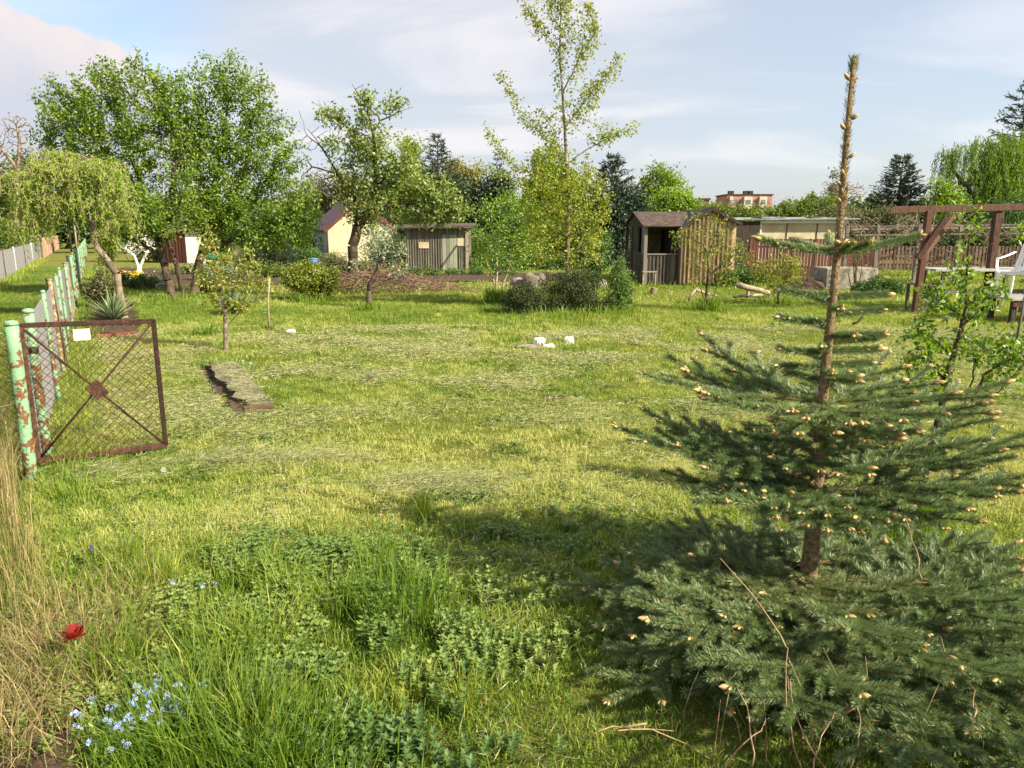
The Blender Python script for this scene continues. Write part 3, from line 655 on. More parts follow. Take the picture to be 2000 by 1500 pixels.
tree('broadleaf_tree', 'big leafy green tree with a fan of limbs, right one of the big pair', 'tree', 18.6,
     [[(377, 584), (388, 520), (398, 470), (410, 400), (430, 300), (445, 200)], [(388, 520), (420, 460), (470, 400), (530, 340)], [(398, 470), (440, 420), (480, 330), (490, 230)], [(388, 500), (450, 470), (530, 440), (590, 430)], [(410, 400), (385, 330), (390, 230)]],
     [(410, 165, 48, 52), (460, 170, 55, 58), (500, 240, 52, 60), (400, 260, 55, 70), (460, 300, 80, 80), (540, 310, 50, 55), (560, 380, 60, 50), (480, 400, 90, 60), (585, 440, 45, 45), (520, 460, 70, 35), (400, 380, 70, 60), (430, 455, 50, 25), (528, 175, 8, 26, 0, 2), (385, 130, 8, 26, 0, 2), (412, 125, 8, 24, 0, 2), (450, 120, 8, 26, 0, 2), (480, 150, 8, 26, 0, 2), (505, 160, 8, 26, 0, 2), (550, 235, 8, 26, 0, 2), (575, 270, 8, 24, 0, 2), (600, 300, 8, 20, 0, 2), (605, 420, 26, 34), (570, 450, 50, 40), (500, 470, 60, 26), (420, 430, 60, 40)],
     n_att=4300, step=.14, dk=.19, r0=.11, rt=.005, per=25, lsize=.08, lw=.62, spread=.075, gap=.2, leafmat_=LF_MAPLE, trop=(0, 0, .22), tint=(.48, .24), thr=.02, group='pair of big leafy trees')
# --- leaning willow by the fence
def willow():
    Y = 13.6
    root = tree('willow_tree', 'small yellow green weeping willow on a crooked leaning trunk by the green fence', 'tree', Y,
     [[(243, 612), (239, 590), (232, 560), (229, 535), (211, 512), (190, 485), (184, 462), (181, 435)], [(180, 435), (165, 390), (120, 340), (80, 330)], [(182, 437), (190, 380), (200, 330), (160, 305)], [(184, 440), (215, 400), (235, 360)]],
     [(90, 345, 55, 40), (150, 320, 60, 28), (200, 335, 50, 30), (120, 365, 60, 30), (235, 365, 22, 25), (60, 340, 28, 30, .3)], n_att=420, step=.11, r0=.062, rt=.004, per=0, bark=BARK_G, trop=(0, 0, .1))
    # hanging shoots with narrow leaves
    S = ellipsoid_pts([(80, 330, 46, 30), (110, 305, 40, 14), (150, 325, 60, 24), (200, 330, 50, 26), (120, 355, 80, 30), (236, 368, 18, 18), (50, 350, 22, 30), (100, 385, 55, 30), (190, 385, 45, 34), (60, 400, 26, 30), (150, 375, 30, 40), (235, 420, 16, 30), (70, 430, 20, 20)], Y, 900, .9, .4)
    S = S[vnoise(S[:, 0] * 1.0 + S[:, 1], S[:, 2], .3, 97) > .3]
    tw = M(); lf = M(); tw.smooth = True
    for s in S:
        u = (s[0] * F / s[1]) + 1000; L = rng.uniform(.15, .55) * (1.5 if rng.random() < .15 else .8); k = 7; ph = rng.uniform(0, 6.28); a = rng.uniform(0, 6.28)
        t = np.linspace(0, 1, k); out = .26 * np.sin(t * pi * .6); pts = s + np.stack([cos(a) * out + .025 * np.sin(t * 12 + ph), sin(a) * out + .025 * np.cos(t * 11 + ph), .10 * np.sin(t * pi) - L * t ** 1.4], 1)
        tw.segs(pts[:-1], pts[1:], .0035, .003, 3)
        n = int(60 * L / .7); q = rng.uniform(0, 1, n) * (k - 1.001); i = q.astype(int); f = (q - i)[:, None]; p = pts[i] * (1 - f) + pts[i + 1] * f
        d = rng.normal(0, .6, (n, 3)) + [0, 0, -.8]; lf.leaves(p, d, rng.normal(size=(n, 3)), rng.uniform(.04, .08, n), .02, np.clip(rng.normal(.5, .22, n) + rng.normal(0, .1), 0, 1))
    tw.build('twigs', BARK_L, root); lf.build('crown', LF_WILLOW, root)
willow()
# --- old pear tree
def pear():
    Y = 24
    tree('pear_tree', 'old gnarled fruit tree with bare drooping limbs in front of the cream cottage', 'tree', Y,
     [[(687, 520), (690, 480), (700, 440), (722, 405), (735, 370), (735, 320), (728, 260), (715, 200)], [(700, 440), (690, 380), (660, 340), (630, 290), (600, 250)], [(630, 290), (600, 265), (585, 215)], [(660, 340), (610, 325), (590, 345), (583, 375)], [(735, 370), (770, 320), (800, 300)],
      [(728, 260), (745, 235), (775, 220), (808, 208)], [(722, 405), (780, 400), (840, 390), (880, 400)], [(735, 320), (690, 260), (650, 220), (610, 200)], [(715, 200), (700, 185), (688, 165)], [(775, 220), (790, 200), (800, 205)], [(660, 345), (630, 350), (612, 380)], [(690, 385), (640, 378), (622, 400)]],
     [(650, 235, 32, 28), (715, 215, 22, 45), (765, 205, 22, 22), (690, 280, 60, 40), (745, 300, 50, 45), (690, 345, 45, 35, 0), (790, 360, 50, 45), (850, 385, 45, 40), (760, 400, 60, 30), (690, 410, 30, 25), (830, 420, 55, 25), (890, 410, 35, 25), (740, 440, 50, 16, 0, .5), (600, 300, 22, 40, 0, .7), (610, 360, 28, 30, 0, .8), (800, 215, 12, 10, 0, 1), (710, 175, 18, 14, 0, .8)],
     n_att=3000, step=.17, dk=.22, r0=.16, rt=.007, per=24, lsize=.12, lw=.6, spread=.10, gap=.38, leafmat_=LF_PEAR, tint=(.5, .22), thr=.022, bare=[(598, 300, 34, 110), (808, 210, 24, 16), (700, 165, 22, 14), (620, 365, 34, 36)], bark=BARK_D)
pear()
# --- birch
tree('birch_tree', 'tall slender young birch with sparse yellow green leaves rising from the dark juniper bushes', 'tree', 15.4,
     [[(1112, 605), (1110, 540), (1108, 470), (1112, 400), (1106, 320), (1103, 250), (1098, 180), (1093, 100), (1095, 20), (1090, -60), (1088, -110)],
      [(1106, 320), (1060, 262), (1018, 230), (1005, 190), (975, 145)], [(1108, 370), (1050, 345), (1010, 330), (975, 290), (948, 248)], [(1112, 400), (1040, 360), (990, 345), (925, 318)], [(1103, 250), (1140, 200), (1180, 150), (1215, 108)], [(1106, 320), (1150, 290), (1200, 262), (1248, 248)],
      [(1098, 180), (1130, 120), (1165, 60), (1145, 5)], [(1093, 100), (1060, 60), (1030, 20), (1010, -20)], [(1110, 420), (1160, 380), (1180, 350)], [(1112, 505), (1140, 470), (1170, 420), (1185, 385)], [(1110, 480), (1070, 440), (1030, 420)], [(1095, 60), (1075, 20), (1070, -40)], [(1095, 20), (1115, -10), (1120, -60)], [(1109, 450), (1080, 400), (1050, 350), (1040, 300)], [(1110, 430), (1135, 380), (1150, 330)], [(1107, 340), (1085, 290), (1075, 250)]],
     [(1110, 40, 32, 60), (1140, 90, 28, 50), (1105, 130, 26, 50), (1160, 60, 18, 50), (1160, 170, 34, 40), (1200, 140, 16, 26), (1120, 210, 40, 40), (1060, 230, 30, 26), (1170, 260, 38, 28), (1080, 300, 45, 26), (1110, 360, 70, 40), (1090, 420, 70, 50, .2), (1140, 430, 50, 50), (1060, 380, 50, 50), (1130, 490, 60, 40, 0), (1060, 470, 40, 50), (1010, 330, 26, 16), (975, 290, 14, 22), (1180, 400, 22, 34), (1050, 320, 22, 34), (1145, 340, 24, 34), (1080, 260, 20, 26), (1015, 225, 14, 14), (990, 165, 10, 22), (1040, 40, 22, 32), (1095, -20, 40, 40)],
     n_att=3200, step=.11, dk=.13, r0=.047, rt=.0026, per=11, gap=.2, lsize=.054, lw=.8, spread=.055, leafmat_=LF_BIRCH, tint=(.48, .25), thr=.009, bark=BARK_BI, trop=(0, 0, .12), depth=.9, droop=.5, twigleaf=True)
# --- young fruit tree mid left
tree('young_fruit_tree', 'young fruit tree with forked base and pale leaves on the lawn beyond the gate', 'tree', 10.1,
     [[(440, 679), (441, 640), (438, 600), (432, 560), (425, 520), (418, 470), (400, 430)], [(442, 655), (450, 630), (472, 605), (490, 590), (520, 560)], [(438, 605), (410, 570), (395, 555)], [(441, 620), (455, 570), (475, 530), (490, 500)]],
     [(400, 450, 18, 26, 0, 2), (412, 495, 32, 28, 0, 1.8), (440, 510, 30, 26, 0, 1.5), (400, 540, 30, 34), (440, 550, 40, 40), (490, 540, 30, 34), (470, 590, 34, 20), (430, 590, 40, 20), (500, 575, 20, 18), (470, 500, 16, 26)],
     n_att=900, step=.07, r0=.030, rt=.0026, per=14, lsize=.058, lw=.55, spread=.04, leafmat_=LF_YGREEN, tint=(.45, .25), thr=.012, bark=BARK_G)
# --- small gnarled apple tree
tree('gnarled_tree', 'little gnarled tree with bent limbs arching right in front of the brush pile', 'tree', 15.6,
     [[(722, 606), (720, 580), (722, 555), (735, 535), (745, 500), (752, 480), (780, 482)], [(722, 580), (735, 560), (738, 548), (770, 545), (790, 552), (800, 570)], [(738, 555), (760, 545), (785, 540), (798, 545), (815, 555)], [(722, 555), (700, 540), (690, 520)]],
     [(740, 470, 30, 28), (725, 500, 18, 22), (785, 500, 25, 22), (760, 500, 30, 25), (790, 545, 20, 16), (805, 560, 16, 14), (700, 515, 14, 14), (720, 455, 20, 14)],
     n_att=360, step=.09, r0=.06, rt=.004, per=11, lsize=.075, lw=.5, spread=.06, leafmat_=LF_SILVER, tint=(.5, .25), thr=.013, bark=BARK_D)
# --- right foreground sapling
def sapling():
    Y = 3.92
    tree('plum_sapling', 'young fruit tree with glossy bright leaves right of the small spruce', 'tree', Y,
     [[(1782, 1042), (1792, 980), (1818, 880), (1840, 790), (1846, 740), (1870, 670), (1885, 610), (1888, 530), (1893, 470), (1915, 420)],
      [(1826, 850), (1880, 800), (1950, 765, -.1), (2010, 700, -.15), (2050, 690, -.2)], [(1866, 700), (1820, 660), (1780, 640)], [(1884, 620), (1850, 600), (1815, 540)], [(1888, 500), (1930, 480), (1985, 460)], [(1886, 600), (1930, 570), (1960, 560)], [(1878, 640), (1910, 610), (1935, 560)],
      [(1845, 740), (1810, 700), (1790, 700)], [(1895, 790), (1925, 730), (1990, 690)], [(1893, 470), (1880, 430), (1880, 400)], [(1880, 800), (1900, 740), (1905, 700)]],
     [(1892, 420, 26, 36, 0, 2.2), (1895, 480, 26, 30, 0, 1.4), (1870, 540, 50, 32), (1930, 570, 45, 36), (1830, 590, 45, 45), (1890, 600, 60, 40, 0, .7), (1800, 670, 50, 50), (1870, 680, 70, 40, 0, .6), (1800, 730, 50, 35), (1950, 680, 60, 40), (2000, 680, 40, 50), (1960, 740, 40, 30), (1990, 455, 24, 18), (1840, 740, 40, 30)],
     n_att=1700, step=.035, dk=.045, r0=.021, rt=.0013, per=6, lsize=.036, lw=.6, spread=.018, leafmat_=LF_BRIGHT, tint=(.45, .25), thr=.0045, bark=BARK_D, depth=.55, trop=(0, 0, .15))
sapling()
# --- sapling in front of the shed
tree('young_fruit_tree', 'small open fruit tree with dark stem in front of the plank shed', 'tree', 15.2,
     [[(1382, 606), (1380, 570), (1384, 540), (1382, 500), (1376, 480), (1350, 465), (1320, 455)], [(1382, 500), (1395, 470), (1405, 430)], [(1384, 540), (1430, 500), (1465, 495)], [(1376, 480), (1372, 440), (1365, 415)], [(1385, 600), (1400, 560), (1405, 530)], [(1381, 600), (1365, 555), (1362, 520)]],
     [(1350, 445, 40, 25, 0, .5), (1400, 450, 35, 30, 0, .6), (1425, 490, 40, 35, 0, 1.5), (1455, 510, 25, 22, 0, 1.6), (1370, 510, 45, 30, 0, .6), (1415, 540, 35, 30), (1335, 480, 28, 30, 0, .5), (1395, 425, 20, 18), (1360, 550, 25, 25)],
     n_att=600, step=.08, r0=.032, rt=.003, per=8, lsize=.058, lw=.6, spread=.05, leafmat_=LF_YGREEN, tint=(.35, .22), thr=.009, bark=BARK_D)
tree('young_fruit_tree', 'low spreading yellow green bush tree between the log and the concrete trough', 'tree', 16.5,
     [[(1522, 592), (1520, 560), (1515, 530)], [(1521, 575), (1535, 540), (1550, 510)], [(1521, 580), (1500, 550), (1485, 530)]],
     [(1500, 530, 32, 26), (1540, 520, 34, 26), (1520, 555, 34, 22), (1550, 540, 22, 22), (1480, 515, 18, 16)], n_att=400, step=.08, r0=.03, rt=.003, per=14, lsize=.065, lw=.6, spread=.06, leafmat_=LF_YGREEN, tint=(.42, .2), thr=.009)
# --- bright green young tree left of the birch
tree('young_broadleaf_tree', 'bright green thin stemmed young tree with tall grass at its foot left of the birch', 'tree', 17.2,
     [[(966, 596), (968, 560), (972, 520), (965, 470), (960, 430), (955, 400)], [(972, 596), (985, 550), (1000, 500), (1020, 450)], [(968, 560), (950, 510), (940, 470)]],
     [(960, 420, 35, 30), (1000, 400, 40, 35), (950, 470, 35, 30), (1000, 460, 45, 35), (1040, 430, 35, 40), (960, 510, 40, 22), (1015, 500, 35, 25), (1040, 490, 25, 30)],
     n_att=800, step=.10, r0=.035, rt=.0035, per=18, lsize=.075, lw=.5, spread=.085, leafmat_=LF_BRIGHT, tint=(.55, .22), thr=.012, bark=BARK_L)
# bushes round the birch
shrub('juniper_bush', 'low dark juniper bush at the left foot of the birch', 'bush', 14.6, [(1020, 588, 40, 34), (1003, 584, 22, 26), (1040, 580, 24, 30), (1022, 612, 26, 14)], 7000, .06, LF_JUNI, clump=.10, lw=.22, tint=.42, group='dark junipers under the birch', upright=.6)
shrub('juniper_bush', 'wide dark juniper bush with loose top around the birch stem', 'bush', 14.9, [(1112, 575, 52, 46), (1082, 568, 34, 40), (1145, 568, 36, 46), (1110, 604, 54, 18), (1128, 545, 26, 26, 0, .5), (1160, 600, 26, 20)], 13000, .065, LF_JUNI, clump=.12, lw=.22, tint=.5, group='dark junipers under the birch', upright=.6)
shrub('thuja_bush', 'upright pale green thuja at the right foot of the birch', 'bush', 15.0, [(1209, 585, 26, 34), (1210, 550, 20, 32), (1207, 522, 11, 20), (1200, 600, 20, 20), (1222, 575, 15, 30)], 9000, .055, LF_THUJA, clump=.08, lw=.3, tint=.5, upright=.8)
shrub('twiggy_bush', 'thin stemmed leafy bush behind the juniper and the thuja', 'bush', 16.2, [(1165, 520, 25, 40), (1170, 480, 30, 30), (1140, 520, 20, 40)], 3600, .06, LF_MID, clump=.12, tint=.6)
shrub('round_bush', 'rounded yellow green bush on the lawn in front of the blue barrel', 'bush', 17.6, [(612, 548, 44, 30), (580, 545, 26, 22), (645, 548, 26, 24), (612, 572, 30, 16), (600, 530, 30, 18)], 8500, .07, LF_YGREEN, clump=.13, tint=.32, stems=12, r=.01)
# backdrop conifers and broadleaf trees
conifer('spruce_tree', 'tall dark spruce with thin bare spire behind the old fruit tree', 52, 854, 265, 0, 2.4, LF_DARK, tiers=30, per=34, lsize=.30, tint=.5, irregular=.4)
shrub('conifer_tree', 'broad dark evergreen with ivy crown right of the tall spruce', 'conifer', 50, [(955, 400, 45, 42), (975, 370, 26, 26), (930, 420, 36, 34), (890, 400, 34, 50), (905, 440, 50, 30), (975, 430, 30, 40)], 15000, .26, LF_DARK, clump=.6, tint=.62, stems=3, r=.14)
conifer('spruce_tree', 'slim spruce with needle thin tip behind the broad dark evergreen', 54, 971, 298, 0, 1.2, LF_DARK, tiers=22, per=16, lsize=.25, tint=.4, irregular=.4)
conifer('pine_tree', 'big blue green pine left of the plank shed', 36, 1196, 305, 0, 1.9, LF_PINE, tiers=24, per=60, lsize=.24, tint=.38, irregular=.32)
shrub('conifer_tree', 'wide dark pine bulk behind the thuja and the shed porch', 'conifer', 33, [(1200, 430, 46, 60), (1180, 480, 38, 50), (1175, 520, 34, 30), (1235, 400, 22, 30)], 14000, .16, LF_PINE, clump=.4, tint=.3, stems=3, r=.1)
conifer('pine_tree', 'round topped pine standing before the weeping willow at the right', 42, 1764, 306, 0, 2.3, LF_PINE, tiers=26, per=60, lsize=.26, tint=.42, irregular=.3)
for (lab, Y, el, n, ls, mat, ti, cl, st) in (
    ('grey green poplars with two thin spires behind the old fruit tree', 60, [(795, 320, 12, 50), (806, 318, 9, 45), (800, 370, 50, 45), (840, 380, 40, 40)], 9000, .24, LF_MAPLE, .7, .7, 4),
    ('yellow flowering tree between the two dark spruces', 58, [(905, 345, 26, 24), (890, 330, 18, 18), (925, 350, 14, 20), (900, 375, 30, 20)], 5000, .24, LF_YELLOW, .6, .5, 3),
    ('tall hazy willow behind the birch', 46, [(1070, 330, 24, 40), (1085, 370, 45, 55), (1045, 390, 34, 50), (1120, 400, 40, 60), (1075, 440, 60, 50)], 15000, .22, LF_MAPLE, .66, .5, 5),
    ('fresh green tree right of the blue green pine', 62, [(1290, 360, 38, 32), (1275, 390, 28, 26), (1310, 390, 30, 26), (1262, 405, 20, 20)], 8000, .24, LF_MAPLE, .55, .6, 3),
    ('pale green shrubby tree behind the shed roof', 48, [(1320, 395, 30, 24), (1300, 405, 24, 20), (1345, 408, 20, 14)], 5000, .2, LF_BRIGHT, .6, .45, 4),
    ('brown green trees behind the cream house', 64, [(650, 370, 50, 34), (700, 380, 50, 40), (600, 390, 40, 30), (760, 400, 40, 40)], 7000, .3, LF_OLIVE, .5, .8, 4),
    ('dense green trees left of the garden shed', 44, [(900, 470, 30, 30), (860, 470, 30, 30), (930, 480, 30, 26), (955, 500, 20, 18)], 7000, .18, LF_MID, .55, .45, 4),
    ('green tree mass behind the birch and the rocks', 34, [(1060, 470, 40, 50), (1010, 470, 30, 50), (1120, 480, 40, 50), (990, 500, 40, 30), (1080, 520, 60, 20)], 13000, .14, LF_MID, .6, .35, 5),
    ('dark trees closing the far end of the lane', 62, [(130, 440, 40, 36), (170, 430, 30, 50), (90, 440, 30, 40), (210, 440, 40, 40), (150, 400, 60, 40)], 12000, .26, LF_DARK, .75, .7, 4),
    ('tall yellow green hedge trees left of the lane', 48, [(50, 410, 36, 50), (15, 420, 30, 60), (85, 425, 18, 50), (35, 380, 36, 46), (0, 370, 30, 50)], 16000, .16, LF_HEDGE, .5, .5, 5),
    ('green tree tops behind the big pair of leafy trees', 50, [(230, 400, 50, 50), (180, 390, 40, 50), (300, 420, 50, 40), (60, 330, 30, 30)], 8000, .22, LF_MID, .5, .6, 4),
    ('dark green trees right of the pine before the pergola', 40, [(1840, 400, 34, 30), (1870, 430, 34, 30), (1830, 440, 30, 30), (1900, 430, 30, 40)], 7000, .18, LF_MID, .5, .5, 4),
    ('yellow green tree tops in front of the far salmon block', 46, [(1440, 418, 60, 13), (1540, 412, 50, 16), (1600, 405, 36, 20), (1380, 416, 20, 14)], 7000, .17, LF_HEDGE, .55, .35, 4),
    ('light green slender tree left of the big right hand willow', 38, [(1838, 370, 14, 30), (1845, 400, 22, 30), (1872, 400, 14, 26)], 3600, .14, LF_BRIGHT, .6, .3, 3),
    ('dark shade tree behind the second pergola post', 30, [(1960, 440, 60, 50), (1900, 470, 60, 40), (1990, 480, 60, 40), (1850, 480, 40, 26)], 14000, .13, LF_MID, .22, .45, 5)):
    shrub('broadleaf_tree', lab, 'tree', Y, el, n, ls, mat, clump=cl, tint=ti, stems=st, r=.1, group='trees behind the garden plots')
# weeping willow right, with hanging twigs
def big_willow():
    Y = 40; base = P(1930, 480, Y); base[2] = 0; root = thing('weeping_willow_tree', 'large weeping willow with hanging curtains at the right edge', 'tree', base)
    tm = M(); tm.smooth = True; tm.tube([base, base + [0, 0, 2.5], P(1925, 330, Y)], [.35, .25, .06], 8)
    for k in ((1860, 290), (1900, 280), (1960, 270), (1990, 300)): tm.tube([base + [0, 0, 2], P(k[0], k[1] + 40, Y), P(k[0], k[1], Y)], [.15, .08, .03], 6)
    tm.build('trunk', BARK_D, root)
    S = ellipsoid_pts([(1875, 285, 40, 16), (1915, 275, 38, 16), (1960, 290, 46, 40), (1990, 300, 40, 50), (1850, 300, 18, 14), (1950, 340, 70, 40), (2030, 320, 50, 60)], Y, 900, .9, .45); lf = M()
    for s in S:
        L = rng.uniform(.8, 2.4); n = int(26 * L); t = rng.random(n); a = rng.uniform(0, 6.28); o = .35 * np.sin(t * 1.5)
        p = s + np.stack([cos(a) * o, sin(a) * o, -L * t], 1) + rng.normal(0, .035, (n, 3)); lf.leaves(p, rng.normal(0, .35, (n, 3)) + [0, 0, -1], rng.normal(size=(n, 3)), .17, .04, np.clip(rng.normal(.45, .2, n), 0, 1))
    lf.build('crown', LF_MAPLE, root)
big_willow()
conifer('spruce_tree', 'dark spruce top rising behind the weeping willow at the right edge', 46, 2010, 160, 0, 3.0, LF_DARK, tiers=30, per=60, lsize=.28, tint=.5, irregular=.35)
# bare trees
tree('bare_tree', 'leafless tree with fine crown of twigs at the left edge above the hedge', 'tree', 46, [[(28, 470), (33, 400), (35, 330), (38, 280), (34, 250)], [(35, 330), (10, 300), (-5, 280)]], [(30, 250, 28, 32), (5, 270, 20, 30), (50, 300, 16, 26), (-20, 320, 24, 30), (0, 350, 26, 30)], n_att=1500, step=.22, dk=.24, r0=.16, rt=.017, per=0, bark=BARK_G)
tree('bare_tree', 'leafless grey twiggy tree behind the spruce leader', 'tree', 60, [[(1650, 440), (1650, 400), (1655, 370)]], [(1625, 372, 26, 24), (1670, 375, 24, 20), (1650, 380, 30, 24)], n_att=1100, step=.25, dk=.28, r0=.14, rt=.018, per=0, bark=BARK_G)
shrub('poplar_tree', 'slim grey poplar beside the bare twiggy tree on the horizon', 'tree', 64, [(1628, 370, 9, 34), (1630, 400, 12, 24)], 1500, .22, LF_OLIVE, clump=.35, tint=.6, stems=1, r=.1)
# the distant wood: reads as one mass
def wood():
    m = M(); 
    for i in range(520):
        Y = rng.uniform(85, 150); u = rng.uniform(-150, 2150); x = (u - 1000) / F * Y; h = 1.65 + (445 - (404 if 1340 < u < 1540 else 392)) / F * Y * rng.uniform(.55, 1.05); r = rng.uniform(2, 4.2); n = 130
        d = unit(rng.normal(size=(n, 3))); p = np.array([x, Y, h * .55]) + d * np.array([r, r, h * .5]) * rng.uniform(.6, 1.05, (n, 1)); p[:, 2] = np.abs(p[:, 2])
        m.leaves(p, rng.normal(size=(n, 3)), rng.normal(size=(n, 3)), rng.uniform(.5, 1.2, n), .6, np.clip(rng.normal(.5, .15, n) + rng.normal(0, .2), 0, 1))
    o = m.build('distant_woodland', leafmat('leaf_far', (.045, .085, .03), (.09, .14, .05), (.17, .21, .08), trans=.3)); kind(o, 'stuff', 'low line of green woodland along the horizon')
wood()
# ---------------------------------------------------------------- the small spruce in the foreground
def spruce():
    Y0 = 3.0; bx = P(1636, 470, Y0)[0]
    base = np.array([bx, Y0, float(gz(bx, Y0)) - .02]); root = thing('young_spruce', 'small blue green spruce with golden buds and long bare leader in the near right', 'spruce tree', base)
    def zt(py): return P(1600, py, Y0)[2]
    ztop = zt(112); tm = M(); tm.smooth = True
    zs = np.array([base[2], .05, .12, .3, .5, .7, .95, 1.15, 1.35, 1.6, 1.8, 2.0, ztop]); rs = np.array([.050, .042, .037, .034, .031, .027, .022, .0195, .0165, .0145, .0125, .011, .0095])
    def tx(z): return bx + .006 * np.sin(z * 5) + .012 * max(0, z - 1.7) ** 1.5
    tm.tube([[tx(z), Y0 + .006 * np.cos(z * 4), z] for z in zs], rs, 14, .5)
    NP = []; ND = []; NL = []; NT = []; SA = []; SB = []; SR = []; BP = []; BD = []; BS = []
    def needles(p0, p1, dens, ln, tint, spread=.75, axisw=.7, upb=.25, r=.004):
        L = np.linalg.norm(p1 - p0); n = max(1, int(L * dens)); t = rng.random(n)[:, None]; ax = unit(p1 - p0)
        rad = rng.normal(size=(n, 3)); rad -= (rad @ ax)[:, None] * ax; rad = unit(rad); rad = unit(rad + [0, 0, upb])
        d = unit(rad * spread + ax * axisw + rng.normal(0, .08, (n, 3)))
        NP.append(p0 + (p1 - p0) * t + rad * r); ND.append(d); NL.append(ln * 1.5 * rng.uniform(.75, 1.15, n)); NT.append(np.clip(tint + rng.normal(0, .17, n), 0, 1))
    def bud(p, d, s): BP.append(p); BD.append(unit(d)); BS.append(s)
    def shoot(p, d, L, r, sag=0., dens=1500, tint=.5, young=False):
        k = 4; pts = [p]; dd = unit(d)
        for i in range(k):
            dd = unit(dd + np.array([0, 0, sag / k]) + rng.normal(0, .025, 3)); pts.append(pts[-1] + dd * L / k)
        for a, b in zip(pts[:-1], pts[1:]):
            SA.append(a); SB.append(b); SR.append(r); needles(a, b, dens, .0175, tint, r=r)
        return pts[-1], dd, pts
    def side(d):
        h = unit(np.cross(d, [0, 0, 1])); return h
    def tipbuds(p, d, s=1.0):
        if (np.array(p) - [bx, Y0, 0]) @ np.array([.9, -.42, 0]) < -.2 and rng.random() < .3: return
        if p[2] < .5 and rng.random() < .62: return
        bud(p, d, .0185 * s); h = side(d)
        for sg in (-1, 1):
            if rng.random() < .85: bud(p - d * .006, unit(d * .9 + sg * h * .8), .016 * s)
        if rng.random() < .35: bud(p - d * .005, unit(d + np.array([0, 0, .9])), .014 * s)
    def grow(p, d, L, yrs, order, sag, tint, dm=1.):
        r = .0022 + .0011 * yrs + (.0006 if order == 0 else 0)
        e, dd, pts = shoot(p, d, L, r, sag, dens=dm * (2700 if (yrs < 2 and order < 2) else (1900 if yrs < 3 else 1300)), tint=tint)
        h = side(dd)
        if yrs <= 0:
            if order <= 1 or rng.random() < .22: tipbuds(e, dd, (1.5 if p[2] > .8 else 1.25) if order < 2 else .9)
            if order == 0:
                for q in (1, 2, 3):
                    if rng.random() < .5: bud(pts[q], unit(dd * .6 + h * rng.choice([-1, 1]) + [0, 0, .15]), .016)
            return
        grow(e, dd, L * rng.uniform(.9, 1.03), yrs - 1, order, sag * .8 + .02, tint)
        if order < 3:
            for sg in (-1, 1):
                a = rng.uniform(.7, .95); grow(e, unit(dd * cos(a) + sg * h * sin(a) + [0, 0, rng.normal(.02, .06)]), L * rng.uniform(.62, .8), max(0, yrs - 1 - (1 if order > 0 else 0)) if yrs > 1 else 0, order + 1, .06, tint)
            # inter-nodal twigs
            for q in (1, 2, 3):
                if rng.random() < (.55 if order < 2 else .25):
                    sg = rng.choice([-1, 1]); a = rng.uniform(.75, 1.05); grow(pts[q], unit(dd * cos(a) + sg * h * sin(a) + [0, 0, rng.normal(-.02, .12)]), L * rng.uniform(.35, .55), min(1, yrs - 1) if rng.random() < .5 else 0, order + 2, .05, tint)
    def br(z, az_deg, L, yrs, el, sag, tint=.5, dm=1.):
        a = radians(az_deg); d = np.array([cos(a) * cos(el), sin(a) * cos(el), sin(el)]); p = np.array([tx(z), Y0, z])
        nseg = yrs + 1; grow(p + d * .012, d, L / nseg, yrs, 0, sag, tint, dm)
    # azimuth: 0 right, 90 away, 180 left, 270 towards the camera
    # top whorl
    zz = zt(492)
    for az, L, el in ((176, .30, .04), (4, .335, .03), (80, .24, .1), (118, .22, .05), (272, .10, .2), (310, .12, .15)): br(zz, az, L, 0, el, .22, .5, 2.4)
    for i in range(4): bud(np.array([tx(zz), Y0 - .02, zz + .03]), np.array([cos(i * 1.6), sin(i * 1.6), .7]), .022)
    # single short shoots on last year's stem
    for py, az, L in ((578, 182, .21), (580, -3, .20), (612, 2, .20), (632, 176, .20), (655, -4, .20), (668, 5, .19), (640, 95, .16), (690, 184, .19), (685, -2, .19), (718, 178, .19), (712, 3, .18), (740, 8, .13), (742, 172, .14), (600, 260, .12), (700, 95, .16), (655, 285, .13), (725, 255, .13), (735, 310, .12), (590, 100, .15), (676, 235, .12)):
        br(zt(py), az, L, 0, rng.normal(.02, .04), .10, .42, 2.2)
    # second whorl
    z = zt(795)
    for az, L, y, el in ((180, .78, 2, .0), (158, .70, 2, .06), (140, .62, 2, .12), (-2, .74, 2, -.04), (18, .66, 2, .02), (40, .60, 2, .08), (212, .62, 2, -.06), (-38, .60, 2, -.06), (238, .44, 1, -.12), (262, .38, 1, -.14), (292, .38, 1, -.12), (100, .5, 2, .05), (75, .5, 1, .05)): br(z + rng.uniform(-.05, .04), az, L, y, el, .16, .45)
    for py, az, L in ((840, 190, .34), (850, -12, .36), (870, 170, .36), (880, 20, .30), (855, 262, .22), (900, 290, .26), (895, 225, .34), (885, 120, .3), (835, 315, .3)): br(zt(py), az, L, 1, 0, .1, .35)
    # third whorl
    z = zt(945)
    for az, L, y, el in ((184, .92, 3, .03), (168, .82, 3, .08), (150, .74, 3, .08), (205, .82, 3, .0), (228, .66, 3, -.06), (0, .96, 3, .04), (16, .90, 3, .06), (38, .75, 3, .08), (-20, .86, 3, -.02), (-45, .64, 2, -.06), (255, .46, 2, -.10), (282, .44, 2, -.10), (125, .6, 3, .06), (98, .6, 3, .06), (70, .6, 3, .06)): br(z + rng.uniform(-.06, .05), az, L, y, el, .10, .34)
    for py, az, L in ((965, 190, .45), (965, -15, .38), (955, 215, .38), (970, 130, .4)): br(zt(py), az, L, 2, 0.02, .1, .25)
